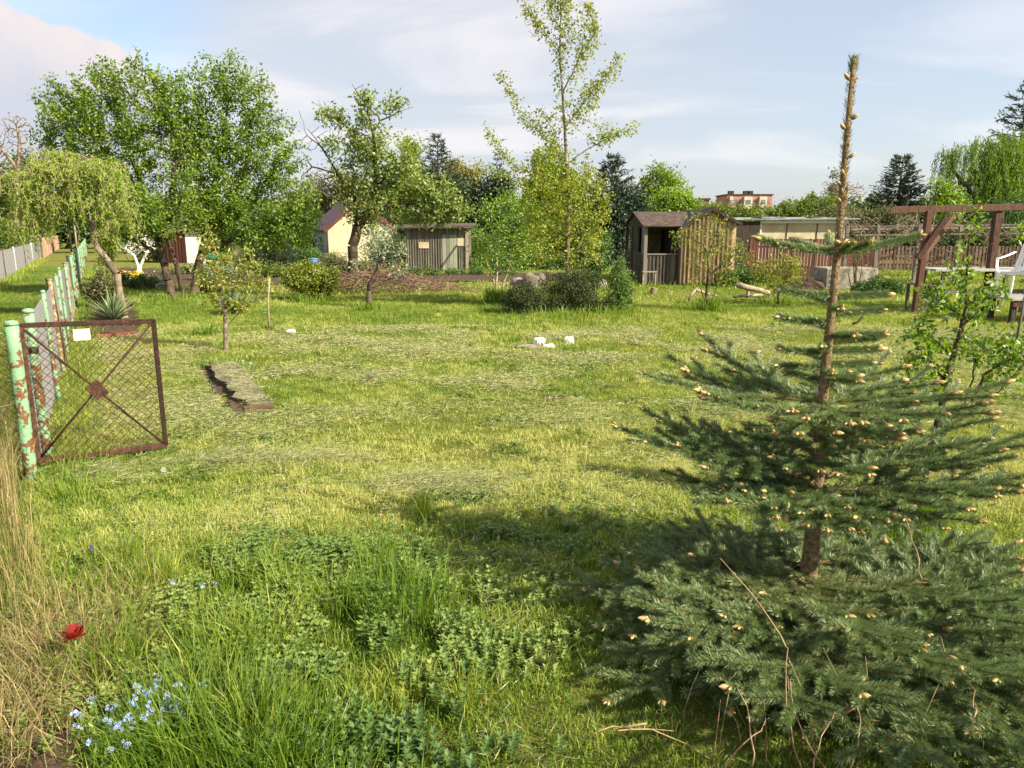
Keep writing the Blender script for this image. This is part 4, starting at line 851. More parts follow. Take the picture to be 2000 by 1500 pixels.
    # the skirt: dense low branches, the oldest whorls
    for i, (az, L) in enumerate(((182, 1.12), (165, .9), (198, 1.05), (214, 1.02), (229, 1.05), (243, 1.12), (256, 1.10), (268, 1.12), (280, 1.12), (293, 1.10), (306, 1.12), (320, 1.12), (334, 1.15), (348, 1.15), (2, 1.12), (18, 1.0), (40, .9), (65, .8), (95, .8), (122, .85))):
        br(rng.uniform(.04, .10) + (.04 if i % 2 else 0), az, L, 4, rng.uniform(.05, .16), -.05, .40)
    for az, L in ((190, .82), (222, .80), (250, .84), (276, .80), (300, .84), (330, .86), (358, .85), (20, .7), (160, .7), (262, .55), (236, .6), (312, .6)):
        br(rng.uniform(.10, .17), az, L, 3, rng.uniform(.04, .15), -.04, .55)
    for az, L in ((208, 1.22), (223, 1.26), (237, 1.42), (249, 1.5), (261, 1.46), (273, 1.5), (285, 1.46), (297, 1.5), (310, 1.46), (325, 1.42), (341, 1.36), (195, 1.0), (215, .95), (240, .95), (258, .95), (270, .9), (284, .95), (305, .95), (325, 1.0), (345, 1.0), (180, .9)):
        br(rng.uniform(.05, .13), az, L, 4, rng.uniform(.0, .10), -.02, .42)
    # leader: bare brown stem with standing scales of needle, buds
    for a, b in zip(np.linspace(zt(470), ztop, 25)[:-1], np.linspace(zt(470), ztop, 25)[1:]):
        f = (a - zt(470)) / (ztop - zt(470)); r = .0145 - .004 * f
        needles(np.array([tx(a), Y0, a]), np.array([tx(b), Y0, b]), 1000, .014, .92 if f < .93 else .45, .62, .9, .0, r)
    for a in np.linspace(zt(985), zt(480), 40): needles(np.array([tx(a), Y0, a]), np.array([tx(a), Y0, a + .03]), 500, .016, .88, .7, .7, 0, .02 if a > 1 else .026)
    for py, az, s in ((125, 90, .001),): pass
    tp = np.array([tx(ztop), Y0, ztop]); bud(tp - [0, 0, .004], np.array([0, 0, 1.]), .024)
    for py, sg in ((152, 1), (150, -1), (158, .6), (228, 1), (247, -1), (282, .3), (303, 1), (338, -.4), (357, -1), (365, .7), (378, 1), (385, .4), (390, -.7), (372, -.3)):
        z = zt(py); bud(np.array([tx(z) + sg * .012, Y0 - .006, z - .01]), np.array([sg * .85, -.3, .75]), .021)
    needles(tp - [0, 0, .055], tp - [0, 0, .012], 3400, .022, .42, .45, .95, 0, .008)
    tm.build("trunk", BARK_SP, root); sm = M(); sm.smooth = True; SR_ = np.array(SR); sm.segs(np.array(SA), np.array(SB), SR_, SR_ * .93, 5, rng.random(len(SA))); sm.build('branches', solid('spruce_twig', (.12, .06, .025), (.30, .17, .07), 40, .9, bump=.3), root)
    p = np.vstack(NP); d = np.vstack(ND); L = np.concatenate(NL); t = np.concatenate(NT); n = len(p); print('needles', n, 'shoots', len(SA) // 4, 'buds', len(BP))
    # needle: slim flat triangle pair
    sd = unit(np.cross(d, rng.normal(size=(n, 3)))); w = .0020
    V = np.stack([p - sd * w / 2, p + sd * w / 2, p + d * L[:, None] * .7 + sd * w * .45, p + d * L[:, None], ], 1).reshape(-1, 3)
    o = (np.arange(n) * 4)[:, None]; nm = M(); nm.add(V, None, np.concatenate([o + [[0, 1, 2]], o + [[0, 2, 3]]], 0), np.repeat(t, 4))
    nm.build('needles', leafmat('spruce_needle', (.028, .085, .032), (.205, .30, .115), (.15, .09, .03), trans=.22, rough=.45, spec=.06), root)
    # buds: small pointed ovals
    bm = M(); bm.smooth = True; ring = np.array([(0, .30), (.25, .46), (.6, .44), (.85, .25), (1.05, .02)]); th = np.arange(7) * 2 * pi / 7
    for q, dd, s in zip(BP, BD, BS):
        s = s * rng.uniform(.55, 1.3); u = unit(np.cross(dd, [.3, .2, 1.])); w_ = np.cross(dd, u); V = np.concatenate([q + dd * s * 1.25 * a + s * b * .72 * (np.cos(th)[:, None] * u + np.sin(th)[:, None] * w_) for a, b in ring]); Q = [[i * 7 + j, i * 7 + (j + 1) % 7, (i + 1) * 7 + (j + 1) % 7, (i + 1) * 7 + j] for i in range(4) for j in range(7)]
        bm.add(V, Q, None, np.repeat(np.array([0, .15, .45, .8, 1.]), 7) * .8 + rng.uniform(-.15, .25))
    ob = bm.build('buds', leafmat('spring_bud', (.24, .13, .045), (.46, .33, .13), (.44, .44, .16), trans=.15, spec=.06), root); ob['kind'] = 'stuff'
spruce()
def dead_stalks():
    """dry weed stalks standing through the skirt of the spruce"""
    m = M(); m.smooth = True
    for (a, b, c) in (((1560, 1500), (1530, 1380), (1537, 1262)), ((1537, 1262), (1495, 1185), (1405, 1090)), ((1610, 1500), (1560, 1430), (1545, 1330)), ((1470, 1500), (1475, 1400), (1440, 1340)), ((1660, 1500), (1690, 1430), (1672, 1385)), ((1672, 1385), (1620, 1405), (1585, 1415)), ((1260, 1418), (1150, 1430), (1310, 1425)),
                      ((1680, 1110), (1640, 1060), (1607, 1030)), ((1170, 1425), (1260, 1410), (1390, 1480)), ((1800, 1130), (1790, 1080), (1770, 1010)), ((1900, 1420), (1905, 1380), (1900, 1340)), ((1590, 1500), (1600, 1440), (1640, 1380)), ((1420, 1500), (1480, 1430), (1500, 1400))):
        Y = 1.85 if a[1] > 1150 else (2.25 if a[1] > 1120 else 3.3); pts = [P(q[0], q[1], Y + k * .05) for k, q in enumerate((a, b, c))]; A, Bm, C_ = pts; t = np.linspace(0, 1, 7)[:, None]
        p = A * (1 - t) + C_ * t + (Bm - (A + C_) / 2) * (4 * t * (1 - t)) * .6; p += rng.normal(0, .004, p.shape); m.tube(p, np.linspace(.0026, .0012, 7), 5, rng.random())
    for i in range(26):
        x = rng.uniform(.5, 1.7); y = rng.uniform(1.95, 2.25); h = rng.uniform(.12, .34); a = rng.uniform(-.12, .12); m.tube([[x, y, 0], [x + a * .5, y, h * .6], [x + a * 1.2, y + .02, h]], [.002, .0016, .001], 4, rng.random())
    o = m.build('dead_stalks', solid('dry_stalk', (.22, .14, .08), (.42, .30, .18), 30, .9, bump=0)); kind(o, 'stuff', 'dry brown weed stalks poking through the lowest spruce branches')
dead_stalks()
# ---------------------------------------------------------------- wire fences and gate
def diamonds(m, o, ux, uz, W_, H_, pitch, r, wob=.0, n=3, kink=0.0):
    """chain link in the rectangle o + ux*[0,W] + uz*[0,H] as two families of crossing wires"""
    o = np.asarray(o, float); ux = np.asarray(ux, float); uz = np.asarray(uz, float); A = []; B = []
    nrm = unit(np.cross(ux, uz)); k = int((W_ + H_) / pitch)
    for i in range(k + 1):
        s = i * pitch
        for fam in (0, 1):
            a0 = max(0, s - H_); a1 = min(W_, s)     # along x from a0 to a1, z = s - x
            if a1 - a0 < 1e-3: continue
            p, q = (a0, s - a0), (a1, s - a1)
            if fam: p, q = (W_ - p[0], p[1]), (W_ - q[0], q[1])
            nseg = max(1, int((a1 - a0) / (pitch / 2)) if kink else 1); t = np.linspace(0, 1, nseg + 1)
            pts = np.stack([p[0] + (q[0] - p[0]) * t, p[1] + (q[1] - p[1]) * t], 1)
            off = nrm * (kink * (1 if fam else -1)); P3 = o + pts[:, :1] * ux + pts[:, 1:] * uz + off + rng.normal(0, wob, (nseg + 1, 3)) * (1 if wob else 0)
            A.append(P3[:-1]); B.append(P3[1:])
    m.segs(np.vstack(A), np.vstack(B), r, r, n)
def gate():
    A = np.array([-3.36, 5.02, 0.]); B = np.array([-2.63, 5.40, 0.]); u = unit(B - A); Wd = np.linalg.norm(B - A); z0, z1 = .035, 1.0; up = np.array([0, 0, 1.])
    root = thing('wire_gate', 'rusty square wire mesh garden gate with crossed bars and a small blank plate', 'gate', A)
    for nm, a, b in (('frame_bar', A + up * z0, A + up * z1), ('frame_bar', B + up * z0, B + up * z1 * .985), ('frame_bar', A + up * z1, B + up * z1 * .985), ('frame_bar', A + up * z0, B + up * (z0 - .0))):
        m = M(); d = unit(b - a) * .0; m.beam(a - unit(b - a) * (.0 if a is A else 0), b + unit(b - a) * .012, .034, .03, rng.random(), up=np.cross(u, up), bev=.004); m.build(nm, RUST, root)
    for a, b in ((A + up * .97 + u * .02, B + up * .06 - u * .02), (A + up * .06 + u * .02, B + up * .96 - u * .02)):
        m = M(); m.smooth = True; m.tube([a, (a + b) / 2 + np.cross(u, up) * (.008 if a[2] > .5 else -.008), b], .008, 8, .6); m.build('cross_bar', RUST, root)
    c = (A + B) / 2 + up * .51; nv = np.cross(u, up); m = M(); R = np.stack([(u * cos(.62) + up * sin(.62)), nv, (-u * sin(.62) + up * cos(.62))], 1); m.box(c + nv * .018, (.050, .002, .062), R=R, tint=.8, bev=.001); m.build('centre_plate', RUST, root)
    m = M(); diamonds(m, A + up * .05 + u * .02, u, up, Wd - .04, .93, .058, .0023, .0012, 4, .0015); m.build('wire_mesh', WIRE_R, root)
    q = A + u * .36 + up * .915; m = M(); m.box(q + nv * .012, (.052, .0012, .04), rz=math.atan2(u[1], u[0]), tint=.6, bev=.0008); m.build('number_plate', solid('cream_plate', (.68, .64, .48), (.78, .75, .60), 12, .6, bump=.05), root)
    for z in (.2, .82):
        m = M(); m.smooth = True; m.tube([A + up * z - u * .012, A + up * z - u * .07], .012, 8); m.tube([A + up * (z - .03) - u * .03, A + up * (z + .03) - u * .03], .011, 8); m.build('hinge', RUST, root)
gate()
def pipe_post(root, x, y, h, r, mat, lean=(0, 0), cap=True, name='post', tint=.5):
    m = M(); m.smooth = True; b = np.array([x, y, float(gz(x, y)) - .05]); t = np.array([x + lean[0], y + lean[1], h]); n = 7
    pts = [b + (t - b) * k / (n - 1) for k in range(n)]; m.tube(pts, np.full(n, r), 14, np.linspace(tint - .15, tint + .2, n).repeat(14).tolist() + [tint, tint]); o = m.build(name, mat, root)
    if cap:
        m = M(); m.smooth = True; m.tube([t + [0, 0, -.012], t + [0, 0, .004], t + [0, 0, .014], t + [0, 0, .020]], [r * 1.10, r * 1.14, r * .95, r * .3], 14, .7); m.build('post_cap', mat, o)
    return o
def near_fence():
    root = thing('wire_fence', 'rusty wire fence at the left edge with one stout peeling green post', 'fence', (-3.24, 4.74, 0))
    pipe_post(root, -3.235, 4.74, 1.05, .040, GREENP, (.01, .0), tint=.55)
    a = np.array([-3.27, 4.74, .02]); b = np.array([-3.62, 3.9, .02]); u = unit(b - a); m = M(); diamonds(m, a, u, (0, 0, 1.), 2.4, .98, .06, .0028, .0015, 3); m.build('wire_mesh', WIRE_R, root)
    m = M(); m.smooth = True; m.tube([a + [0, 0, .97], a + u * 1.2 + [0, 0, .92], a + u * 2.4 + [0, 0, .95]], .003, 5); m.tube([a + [0, 0, .5], a + u * 2.4 + [0, 0, .48]], .0022, 5); m.build('tension_wire', WIRE, root)
near_fence()
def lane_fence():
    root = thing('wire_fence', 'long grey chain link fence with many light green pipe posts beside the lane', 'fence', (lane_x(5.3), 5.3, 0))
    spec = [(5.28, .035, GREENP, (0, 0), 1.07), (7.15, .020, GREENP, (-.02, 0), 1.05), (8.5, .021, GREENP_R, (-.03, 0), 1.07), (8.95, .032, RUST, (-.10, .05), 1.04), (9.8, .019, GREENP, (-.03, 0), 1.05), (10.7, .020, GREENP, (-.02, 0), 1.08), (12.4, .020, GREENP, (0, 0), 1.04), (13.2, .045, BARK_G, (-.02, 0), 1.05), (14.3, .022, GREENP, (-.02, 0), 1.12), (15.6, .022, GREENP, (0, 0), 1.08),
            (16.8, .022, GREENP, (0, 0), 1.1), (18.1, .022, GREENP, (0, 0), 1.08), (19.4, .022, GREENP, (0, 0), 1.12), (20.8, .022, GREENP, (0, 0), 1.1), (23.5, .028, GREENP, (0, 0), 1.05), (26.5, .03, GREENP, (0, 0), 1.05), (30, .03, GREENP, (0, 0), 1.05), (34, .03, GREENP, (0, 0), 1.05), (39, .03, GREENP, (0, 0), 1.05), (45, .03, GREENP, (0, 0), 1.05)]
    for i, (Y, r, mat, ln, h) in enumerate(spec): pipe_post(root, lane_x(Y), Y, h, r, mat, ln, tint=rng.uniform(.4, .75))
    u = unit(np.array([-.555, 1, 0.])); d = np.array([lane_x(5.2), 5.2, .03])
    for (Y0, Y1, pitch, r) in ((5.2, 10, .05, .0030), (10, 20, .07, .0048), (20, 46, .16, .008)):
        L = (Y1 - Y0) * math.hypot(1, .555); m = M(); diamonds(m, (lane_x(Y0) - .035, Y0, .03), u, (0, 0, 1.), L, .96, pitch, r, .0, 3)
        o = m.build('wire_mesh', WIRE, root)
    m = M(); m.smooth = True
    for z in (.99, .5): m.tube([(lane_x(Y) - .03, Y, z + .015 * sin(Y * 3)) for Y in np.linspace(5.2, 30, 26)], .0022, 4)
    m.build('tension_wire', WIRE, root)
lane_fence()
def far_lane_fence():
    root = thing('wire_fence', 'grey chain link fence on the far side of the lane below the hedge', 'fence', (lane_l(18), 18, 0))
    for i, Y in enumerate((18.4, 21.4, 24.5, 28, 32, 36, 40)):
        if i in (1,): pipe_post(root, lane_l(Y), Y, 1.05, .06, GREENP, (-.15, 0), tint=.8)
        else: pipe_post(root, lane_l(Y), Y, .98, .035, WIRE if i % 2 else BARK_D, (0, 0), cap=False)
    u = unit(np.array([-.555, 1, 0.])); L = 26 * math.hypot(1, .555); m = M(); diamonds(m, (lane_l(16), 16, .02), u, (0, 0, 1.), L, .92, .085, .0045, 0, 3); m.build('wire_mesh', WIRE, root)
    r2 = thing('board_fence', 'reddish weathered board fence continuing the grey wire fence along the lane', 'fence', (lane_l(42), 42, 0)); m = M()
    for Y in np.arange(42, 62, .35): m.box((lane_l(Y), Y, .55), (.02, .15, .5 + rng.uniform(-.03, .05)), rz=-.507 + 0, tint=rng.random())
    m.build('boards', solid('pinkish_boards', (.22, .13, .09), (.38, .25, .18), 4, .9, bump=.2), r2)
    
    for Y in (42, 46, 50, 54, 58, 62): m = M(); m.box((lane_l(Y) + .06, Y, .6), (.05, .05, .7)); m.build('post', WOOD_G, r2)
far_lane_fence()
for i, (px, Y, h, lab) in enumerate(((148, 55, 1.9, 'left of two tall bare poles at the far end of the lane'), (137, 52, 1.5, 'right of two bare poles where the lane ends'))):
    m = M(); m.smooth = True; p = P(px, 470, Y); m.tube([(p[0], Y, 0), (p[0] + .03, Y, h * .6), (p[0] + .02, Y, h)], [.07, .06, .05], 8); tag(m.build('wooden_pole', BARK_L), lab, 'pole', 'poles at the end of the lane')
# ---------------------------------------------------------------- plank shed with porch
def planks(m, a, b, z0, z1f, w=.13, th=.022, nrm=(0, -1, 0), batten=True, gap=.006):
    """vertical boards from point a to b; z1f(s) gives the top at distance s"""
    a = np.array([*a, 0.]); b = np.array([*b, 0.]); u = unit(b - a); L = np.linalg.norm(b - a); n = max(1, int(round(L / w))); w = L / n; nv = np.array(nrm, float); rz = math.atan2(u[1], u[0])
    for i in range(n):
        s0 = i * w + gap / 2; s1 = (i + 1) * w - gap / 2; t = rng.random(); o = rng.normal(0, .0025)
        za, zb = z1f(s0), z1f(s1); p = a + nv * (th / 2 + o)
        V = []
        for sgn in (0, 1):
            q = p - nv * th * sgn; V += [q + u * s0 + [0, 0, z0], q + u * s1 + [0, 0, z0], q + u * s1 + [0, 0, zb], q + u * s0 + [0, 0, za]]
        m.add(V, [[0, 1, 2, 3], [7, 6, 5, 4], [0, 4, 5, 1], [1, 5, 6, 2], [2, 6, 7, 3], [3, 7, 4, 0]], None, t)
        if batten and i > 0:
            q = a + u * (i * w) + nv * (th + .012); m.box(q + [0, 0, (z0 + za) / 2], (.02, .011, (za - z0) / 2 - .01), rz=rz, tint=.1 + .3 * rng.random())
def slab(m, pts, th, tint=.5):
    """roof sheet: quad pts with thickness along its normal"""
    p = np.array(pts, float); n = unit(np.cross(p[1] - p[0], p[3] - p[0])); n = n if n[2] > 0 else -n; q = p + n * th
    return m.add(np.vstack([p, q]), [[3, 2, 1, 0], [4, 5, 6, 7], [0, 1, 5, 4], [1, 2, 6, 5], [2, 3, 7, 6], [3, 0, 4, 7]], None, tint)
def shed():
    root = thing('garden_shed', 'weathered plank shed with side porch and brown felt roof behind the sapling', 'shed', (5.8, 22.4, 0))
    x0, x1, y0, y1 = 5.02, 6.62, 22.3, 25.6; xm = 5.86; ez, rz_, er = 1.68, 2.22, 1.84; z0 = float(gz(5.8, 22.3))
    def gf(s):
        x = x0 + s; return (ez + (rz_ - ez) * (x - x0) / (xm - x0) if x < xm else rz_ - (rz_ - er) * (x - xm) / (x1 - xm)) - .02
    m = M(); planks(m, (x0, y0), (x1, y0), .02, gf, .125, nrm=(0, -1, 0)); m.build('front_wall', WOOD_Y, root)
    m = M(); planks(m, (x1, y0), (x1, y1), .02, lambda s: er - .03, .14, nrm=(1, 0, 0)); m.build('side_wall', WOOD_G, root); m = M(); planks(m, (x0, y1), (x0, y0 + .03), .02, lambda s: ez - .02, .14, nrm=(-1, 0, 0)); m.build('side_wall', WOOD_G, root)
    m = M(); planks(m, (x1, y1), (x0, y1), .02, lambda s: ez - .05, .2, nrm=(0, 1, 0), batten=False); m.build('back_wall', WOOD_G, root)
    m = M(); o = .12; slab(m, [(x0 - o, y0 - .13, ez - .07), (xm, y0 - .13, rz_), (xm, y1 + .1, rz_), (x0 - o, y1 + .1, ez - .07)], .03); slab(m, [(xm, y0 - .13, rz_ + .002), (x1 + o, y0 - .13, er - .06), (x1 + o, y1 + .1, er - .06), (xm, y1 + .1, rz_ + .002)], .03)
    r = m.build('roof', FELT_D, root)
    m = M(); m.beam((x0 - o, y0 - .15, ez - .09), (xm, y0 - .15, rz_ - .02), .02, .07); m.beam((xm, y0 - .152, rz_ - .02), (x1 + o, y0 - .152, er - .08), .02, .07); m.build('barge_board', WOOD_D, r)
    # porch to the left, its ridge runs left-right
    px0, px1, py0, py1 = 4.0, 5.0, 22.55, 26.2; pym = 24.4; pe, pr = 1.74, 2.14
    m = M(); slab(m, [(px0 - .12, py0 - .22, pe - .05), (5.35, py0 - .22, pe - .05), (5.6, pym, pr), (px0 - .12, pym, pr)], .03, .3); slab(m, [(px0 - .12, pym, pr + .002), (5.6, pym, pr + .002), (5.35, py1 + .15, pe - .05), (px0 - .12, py1 + .15, pe - .05)], .03, .3)
    r = m.build('porch_roof', FELT, root)
    m = M(); planks(m, (px0 + .06, py0 + .02), (px1 + .02, py0 + .02), .02, lambda s: .86, .11, nrm=(0, -1, 0)); m.build('porch_railing_wall', WOOD_G, root)
    m = M(); m.box((4.52, py0, .885), (.52, .045, .02), tint=.8); m.build('porch_rail', WOOD_G, root)
    for (x, y) in ((px0, py0), (px0, 24.0), (px0, 25.0), (px0, py1)):
        m = M(); m.box((x, y, pe / 2 - .02), (.05, .05, pe / 2), tint=rng.random(), bev=.006); m.build('porch_post', WOOD_G, root)
    m = M(); planks(m, (px0, py1 - .06), (px0, 25.06), .02, lambda s: .9 + 0 * s, .13, nrm=(-1, 0, 0)); m.build('porch_side_panel', WOOD_G, root); m = M(); planks(m, (px0, 23.95), (px0, py0 + .06), .02, lambda s: .9, .13, nrm=(-1, 0, 0)); 
    planks(m, (px0 + .004, py1), (px0 + .004, py0), pe - .06, lambda s: pe - .04 + (pr - pe) * (1 - abs(py1 - s - pym) / (py1 - pym)) , .13, nrm=(-1, 0, 0)); planks(m, (px0, 23.2), (px0, py0 + .06), .9, lambda s: pe - .06, .12, nrm=(-1, 0, 0), batten=False); m.build('porch_gable', WOOD_G, root)
    m = M(); m.box((4.5, py0 + .02, pe - .06), (.5, .04, .05), tint=.3); m.build('eaves_beam', WOOD_D, root)
    m = M(); m.box((px0 + .03, 24.5, .95), (.02, .42, .7), tint=.4); d = m.build('porch_door', WOOD_R, root); m = M(); m.box((px0 + .002, 24.5, 1.25), (.012, .3, .3)); m.build('door_glass', solid('dark_glass', (.02, .025, .03), (.06, .07, .08), 3, .15, bump=0, spec=.6), d)
    # inner wall with pale door and window, seen through the porch opening
    m = M(); planks(m, (4.06, 24.6), (5.0, 24.6), .02, lambda s: 1.75, .16, nrm=(0, -1, 0)); m.build('inner_wall', WOOD_D, root)
    m = M(); m.box((4.52, 24.52, .95), (.33, .025, .72), tint=.7); d = m.build('inner_door', solid('ochre_boards', (.12, .09, .035), (.22, .17, .07), 4, .85, bump=.3, stretch=(6, 6, .5)), root); m = M(); m.beam((4.22, 24.485, .5), (4.82, 24.485, 1.35), .02, .06); m.box((4.52, 24.485, 1.5), (.3, .01, .04)); m.build('door_brace', WOOD_G, d)
    m = M(); m.box((4.93, 22.9, 1.12), (.02, .24, .28)); w = m.build('window_pane', solid('dark_glass', (.02, .025, .03), (.06, .07, .08), 3, .15, bump=0, spec=.6), root)
    m = M()
    for dz in (-.29, .29): m.box((4.915, 22.9, 1.12 + dz), (.02, .27, .02), tint=1)
    for dy in (-.25, .25): m.box((4.915, 22.9 + dy, 1.12), (.02, .02, .27), tint=1)
    m.build('window_frame', WOOD_G, w)
shed()
def flat_house():
    root = thing('flat_roofed_hut', 'low flat roofed hut with cream panels and white fascia behind the red brown fence', 'hut', (11, 30, 0)); Y = 30
    m = M(); m.box((9.2, Y + 1.5, .96), (.62, 1.6, .96)); m.build('timber_wing', WOOD_D, root)
    m = M(); m.box((11.5, Y + 1.7, .93), (1.72, 1.6, .93)); w = m.build('wall', CREAM, root)
    
    for x in (10.95, 12.15): m = M(); m.box((x, Y + .085, .93), (.014, .01, .93)); m.build('panel_joint', WOOD_D, w)
    for x in (9.88, 13.24): m = M(); m.box((x, Y + .07, .95), (.04, .05, .95)); m.build('corner_post', WHITE_P, root)
    m = M(); m.box((11.5, Y + .02, 1.90), (1.85, .05, .06)); m.build('fascia', WHITE_P, root)
    m = M(); slab(m, [(8.3, Y - .25, 1.97), (13.7, Y - .25, 1.99), (13.6, Y + 3.4, 2.09), (8.3, Y + 3.4, 2.06)], .04)
    for i in range(9): m.box((8.9 + i * .55, Y + .3 + rng.uniform(0, 2.4), 2.07), (rng.uniform(.2, .3), rng.uniform(.1, .5), .02), rz=rng.normal(0, .1), tint=rng.random())
    m.build('roof', solid('grey_sheet_roof', (.10, .11, .12), (.38, .42, .46), 2, .6, bump=.2), root)
flat_house()
def red_fence():
    root = thing('board_fence', 'red brown vertical board fence in front of the flat roofed hut', 'fence', (8, 25, 0)); b = M()
    for x in np.arange(7.95, 12.3, .115):
        y = 25.0 + (x - 7.95) * .12; b.box((x, y, .68 + rng.normal(0, .008)), (.045, .011, .62), rz=.12, tint=rng.random())
    b.build('boards', WOOD_R, root); m = M()
    for z in (.35, 1.05): m.beam((7.9, 25.03, z), (12.35, 25.56, z), .04, .07)
    m.build('rails', WOOD_R, root)
    for x in (7.95, 9.4, 10.85, 12.3): m = M(); m.box((x, 25.06 + (x - 7.95) * .12, .66), (.045, .045, .66), rz=.12); m.build('post', WOOD_R, root)
    root = thing('board_fence', 'low brown slatted fence seen between the pergola post and its brace', 'fence', (13, 26, 0)); m = M()
    for x in np.arange(12.9, 18, .13): m.box((x, 26.3, .62), (.04, .01, .42), tint=rng.random())
    m.build('boards', solid('pale_brown_slats', (.08, .05, .04), (.17, .11, .09), 4, .9, bump=.2), root); m = M(); m.box((15.4, 26.34, .85), (2.6, .02, .035)); m.box((15.4, 26.34, .4), (2.6, .02, .035)); m.build('rails', WOOD_G, root)
red_fence()
def table_frame(name, lab, px, pyb, Y, w, h, mat, cat='frame'):
    c = P(px, pyb, Y); root = thing(name, lab, cat, (c[0], Y, 0)); 
    for s in (-1, 1): m = M(); m.box((c[0] + s * w / 2, Y, h / 2), (.016, .016, h / 2)); m.build('leg', mat, root)
    m = M(); m.box((c[0], Y, h), (w / 2 + .03, .05, .016)); m.build('top_board', mat, root)
table_frame('wooden_stool', 'small pale wooden sawing frame standing against the shed porch', 1268, 550, 21.9, .36, .40, BARK_L, 'stool')
def stump():
    c = G(1275, 574); root = thing('tree_stump', 'small dark cut stump on the lawn below the shed porch', 'stump', (c[0], c[1], 0)); m = M(); m.smooth = False; m.tube([c + [0, 0, -.03], c + [.01, 0, .07], c + [.03, 0, .145]], [.10, .085, .08], 10); m.build('stump_wood', BARK_G, root)
    m = M(); m.tube([c + [.03, 0, .146], c + [.031, 0, .152]], [.074, .072], 10); m.build('cut_face', BARK_L, root)
stump()
def log(name, lab, pts, rs, mats=BARK_L, lobes=()):
    c = pts[0]; root = thing(name, lab, 'log', (c[0], c[1], 0)); m = M(); m.smooth = True; m.tube(np.array(pts) + rng.normal(0, .006, (len(pts), 3)), rs, 9); m.build('trunk', mats, root)
    for q, r in lobes: m = M(); m.smooth = True; m.tube(q, r, 7); m.build('branch', mats, root)
Pq = lambda x, y, Y=17.4: P(x, y, Y)
log('fallen_log', 'pale fallen log resting on a forked branch right of the sapling', [Pq(1438, 556), Pq(1458, 562), Pq(1480, 566), Pq(1505, 572)], [.075, .07, .062, .05], lobes=(([Pq(1463, 562), Pq(1460, 575), Pq(1458, 582)], [.045, .04, .035]), ([Pq(1432, 580, 17), Pq(1455, 577, 17), Pq(1490, 576, 17.4)], [.03, .035, .03]), ([Pq(1490, 566), Pq(1500, 575), Pq(1503, 582)], [.03, .03, .02])))
log('dead_branch', 'bleached bent dead branch lying left of the log behind the sapling', [Pq(1344, 588, 16.6), Pq(1352, 572, 16.6), Pq(1360, 565, 16.8), Pq(1378, 572, 17), Pq(1402, 578, 17)], [.02, .032, .036, .032, .02], lobes=(([Pq(1346, 586, 16.6), Pq(1352, 590, 16.5)], [.015, .008]),))
log('dead_branch', 'crooked dead stick on the lawn under the spruce tips left of the pergola post', [Pq(1664, 634, 12.4), Pq(1676, 628, 12.4), Pq(1684, 620, 12.4), Pq(1688, 608, 12.4)], [.018, .022, .02, .012], BARK_D)
def trough():
    c = G(1655, 566); root = thing('concrete_trough', 'low weathered concrete wall block behind the foreground spruce tip', 'wall', (c[0], c[1], 0)); Y = 20.6; x0 = P(1612, 560, Y)[0]; x1 = P(1712, 560, Y)[0]
    m = M(); m.box(((x0 + x1) / 2, Y + .5, .27), ((x1 - x0) / 2, .5, .30), bev=.02); m.build('wall_block', CONC, root); m = M(); m.prism([(x1 - .5, Y - .03, 0), (x1 - .02, Y - .03, 0), (x1 - .02, Y - .03, .4)], (0, -.25, 0)); m.build('buttress', CONC, root)
    root = thing('compost_heap', 'dark heap of soil and twigs beside the concrete block', 'heap', (x0 - .5, Y, 0)); m = M(); m.smooth = True; th = np.linspace(0, 2 * pi, 15)[:-1]; V = []; 
    for k, (rr, z) in enumerate(((.6, -.02), (.5, .12), (.34, .2), (.18, .3), (.02, .33))): V += [[x0 - .42 + rr * cos(a) * rng.uniform(.75, 1.2), Y + .3 + rr * sin(a), z * rng.uniform(.7, 1.2)] for a in th]
    m.add(V, [[k * 14 + j, k * 14 + (j + 1) % 14, (k + 1) * 14 + (j + 1) % 14, (k + 1) * 14 + j] for k in range(4) for j in range(14)]); m.build('heap_soil', SOIL, root)
trough()
# ---------------------------------------------------------------- pergola, trellis, chair, table
def pergola():
    Y = 14.7; root = thing('pergola', 'dark red brown timber pergola with diagonal brace at the right edge', 'pergola', (7.9, Y, 0))
    def bar(nm, a, b, w, h, mat=WOOD_B): m = M(); m.beam(a, b, w, h, rng.random(), bev=.006); m.build(nm, mat, root)
    a = P(1783, 606, Y); zt = P(1797, 412, Y)[2]; bar('post', (a[0] + .05, Y, 0), (a[0] + .10, Y, zt), .11, .11)
    b = P(1952, 405, Y + .25); bar('post', (b[0], Y + .28, 0), (b[0], Y + .28, zt + .0), .13, .13)
    bar('post', (10.9, Y - .4, 0), (10.9, Y - .4, zt), .13, .13)
    p0 = P(1745, 410, Y - .02); p1 = P(2100, 402, Y + .4); bar('top_beam', p0, p1, .10, .13)
    c = P(1788, 500, Y); d = P(1855, 412, Y); bar('brace', P(1792, 505, Y - .08), P(1848, 425, Y - .08), .07, .10)
    bar('brace', P(1796, 512, Y + .02), P(1862, 420, Y + .9), .07, .10)
    m = M(); e = P(1746, 410, Y - .03); m.beam(p0 * 0 + P(1744.2, 410, Y - .02), P(1744.9, 410, Y - .02), .098, .128); m.build('beam_end', WOOD_Y, root)
pergola()
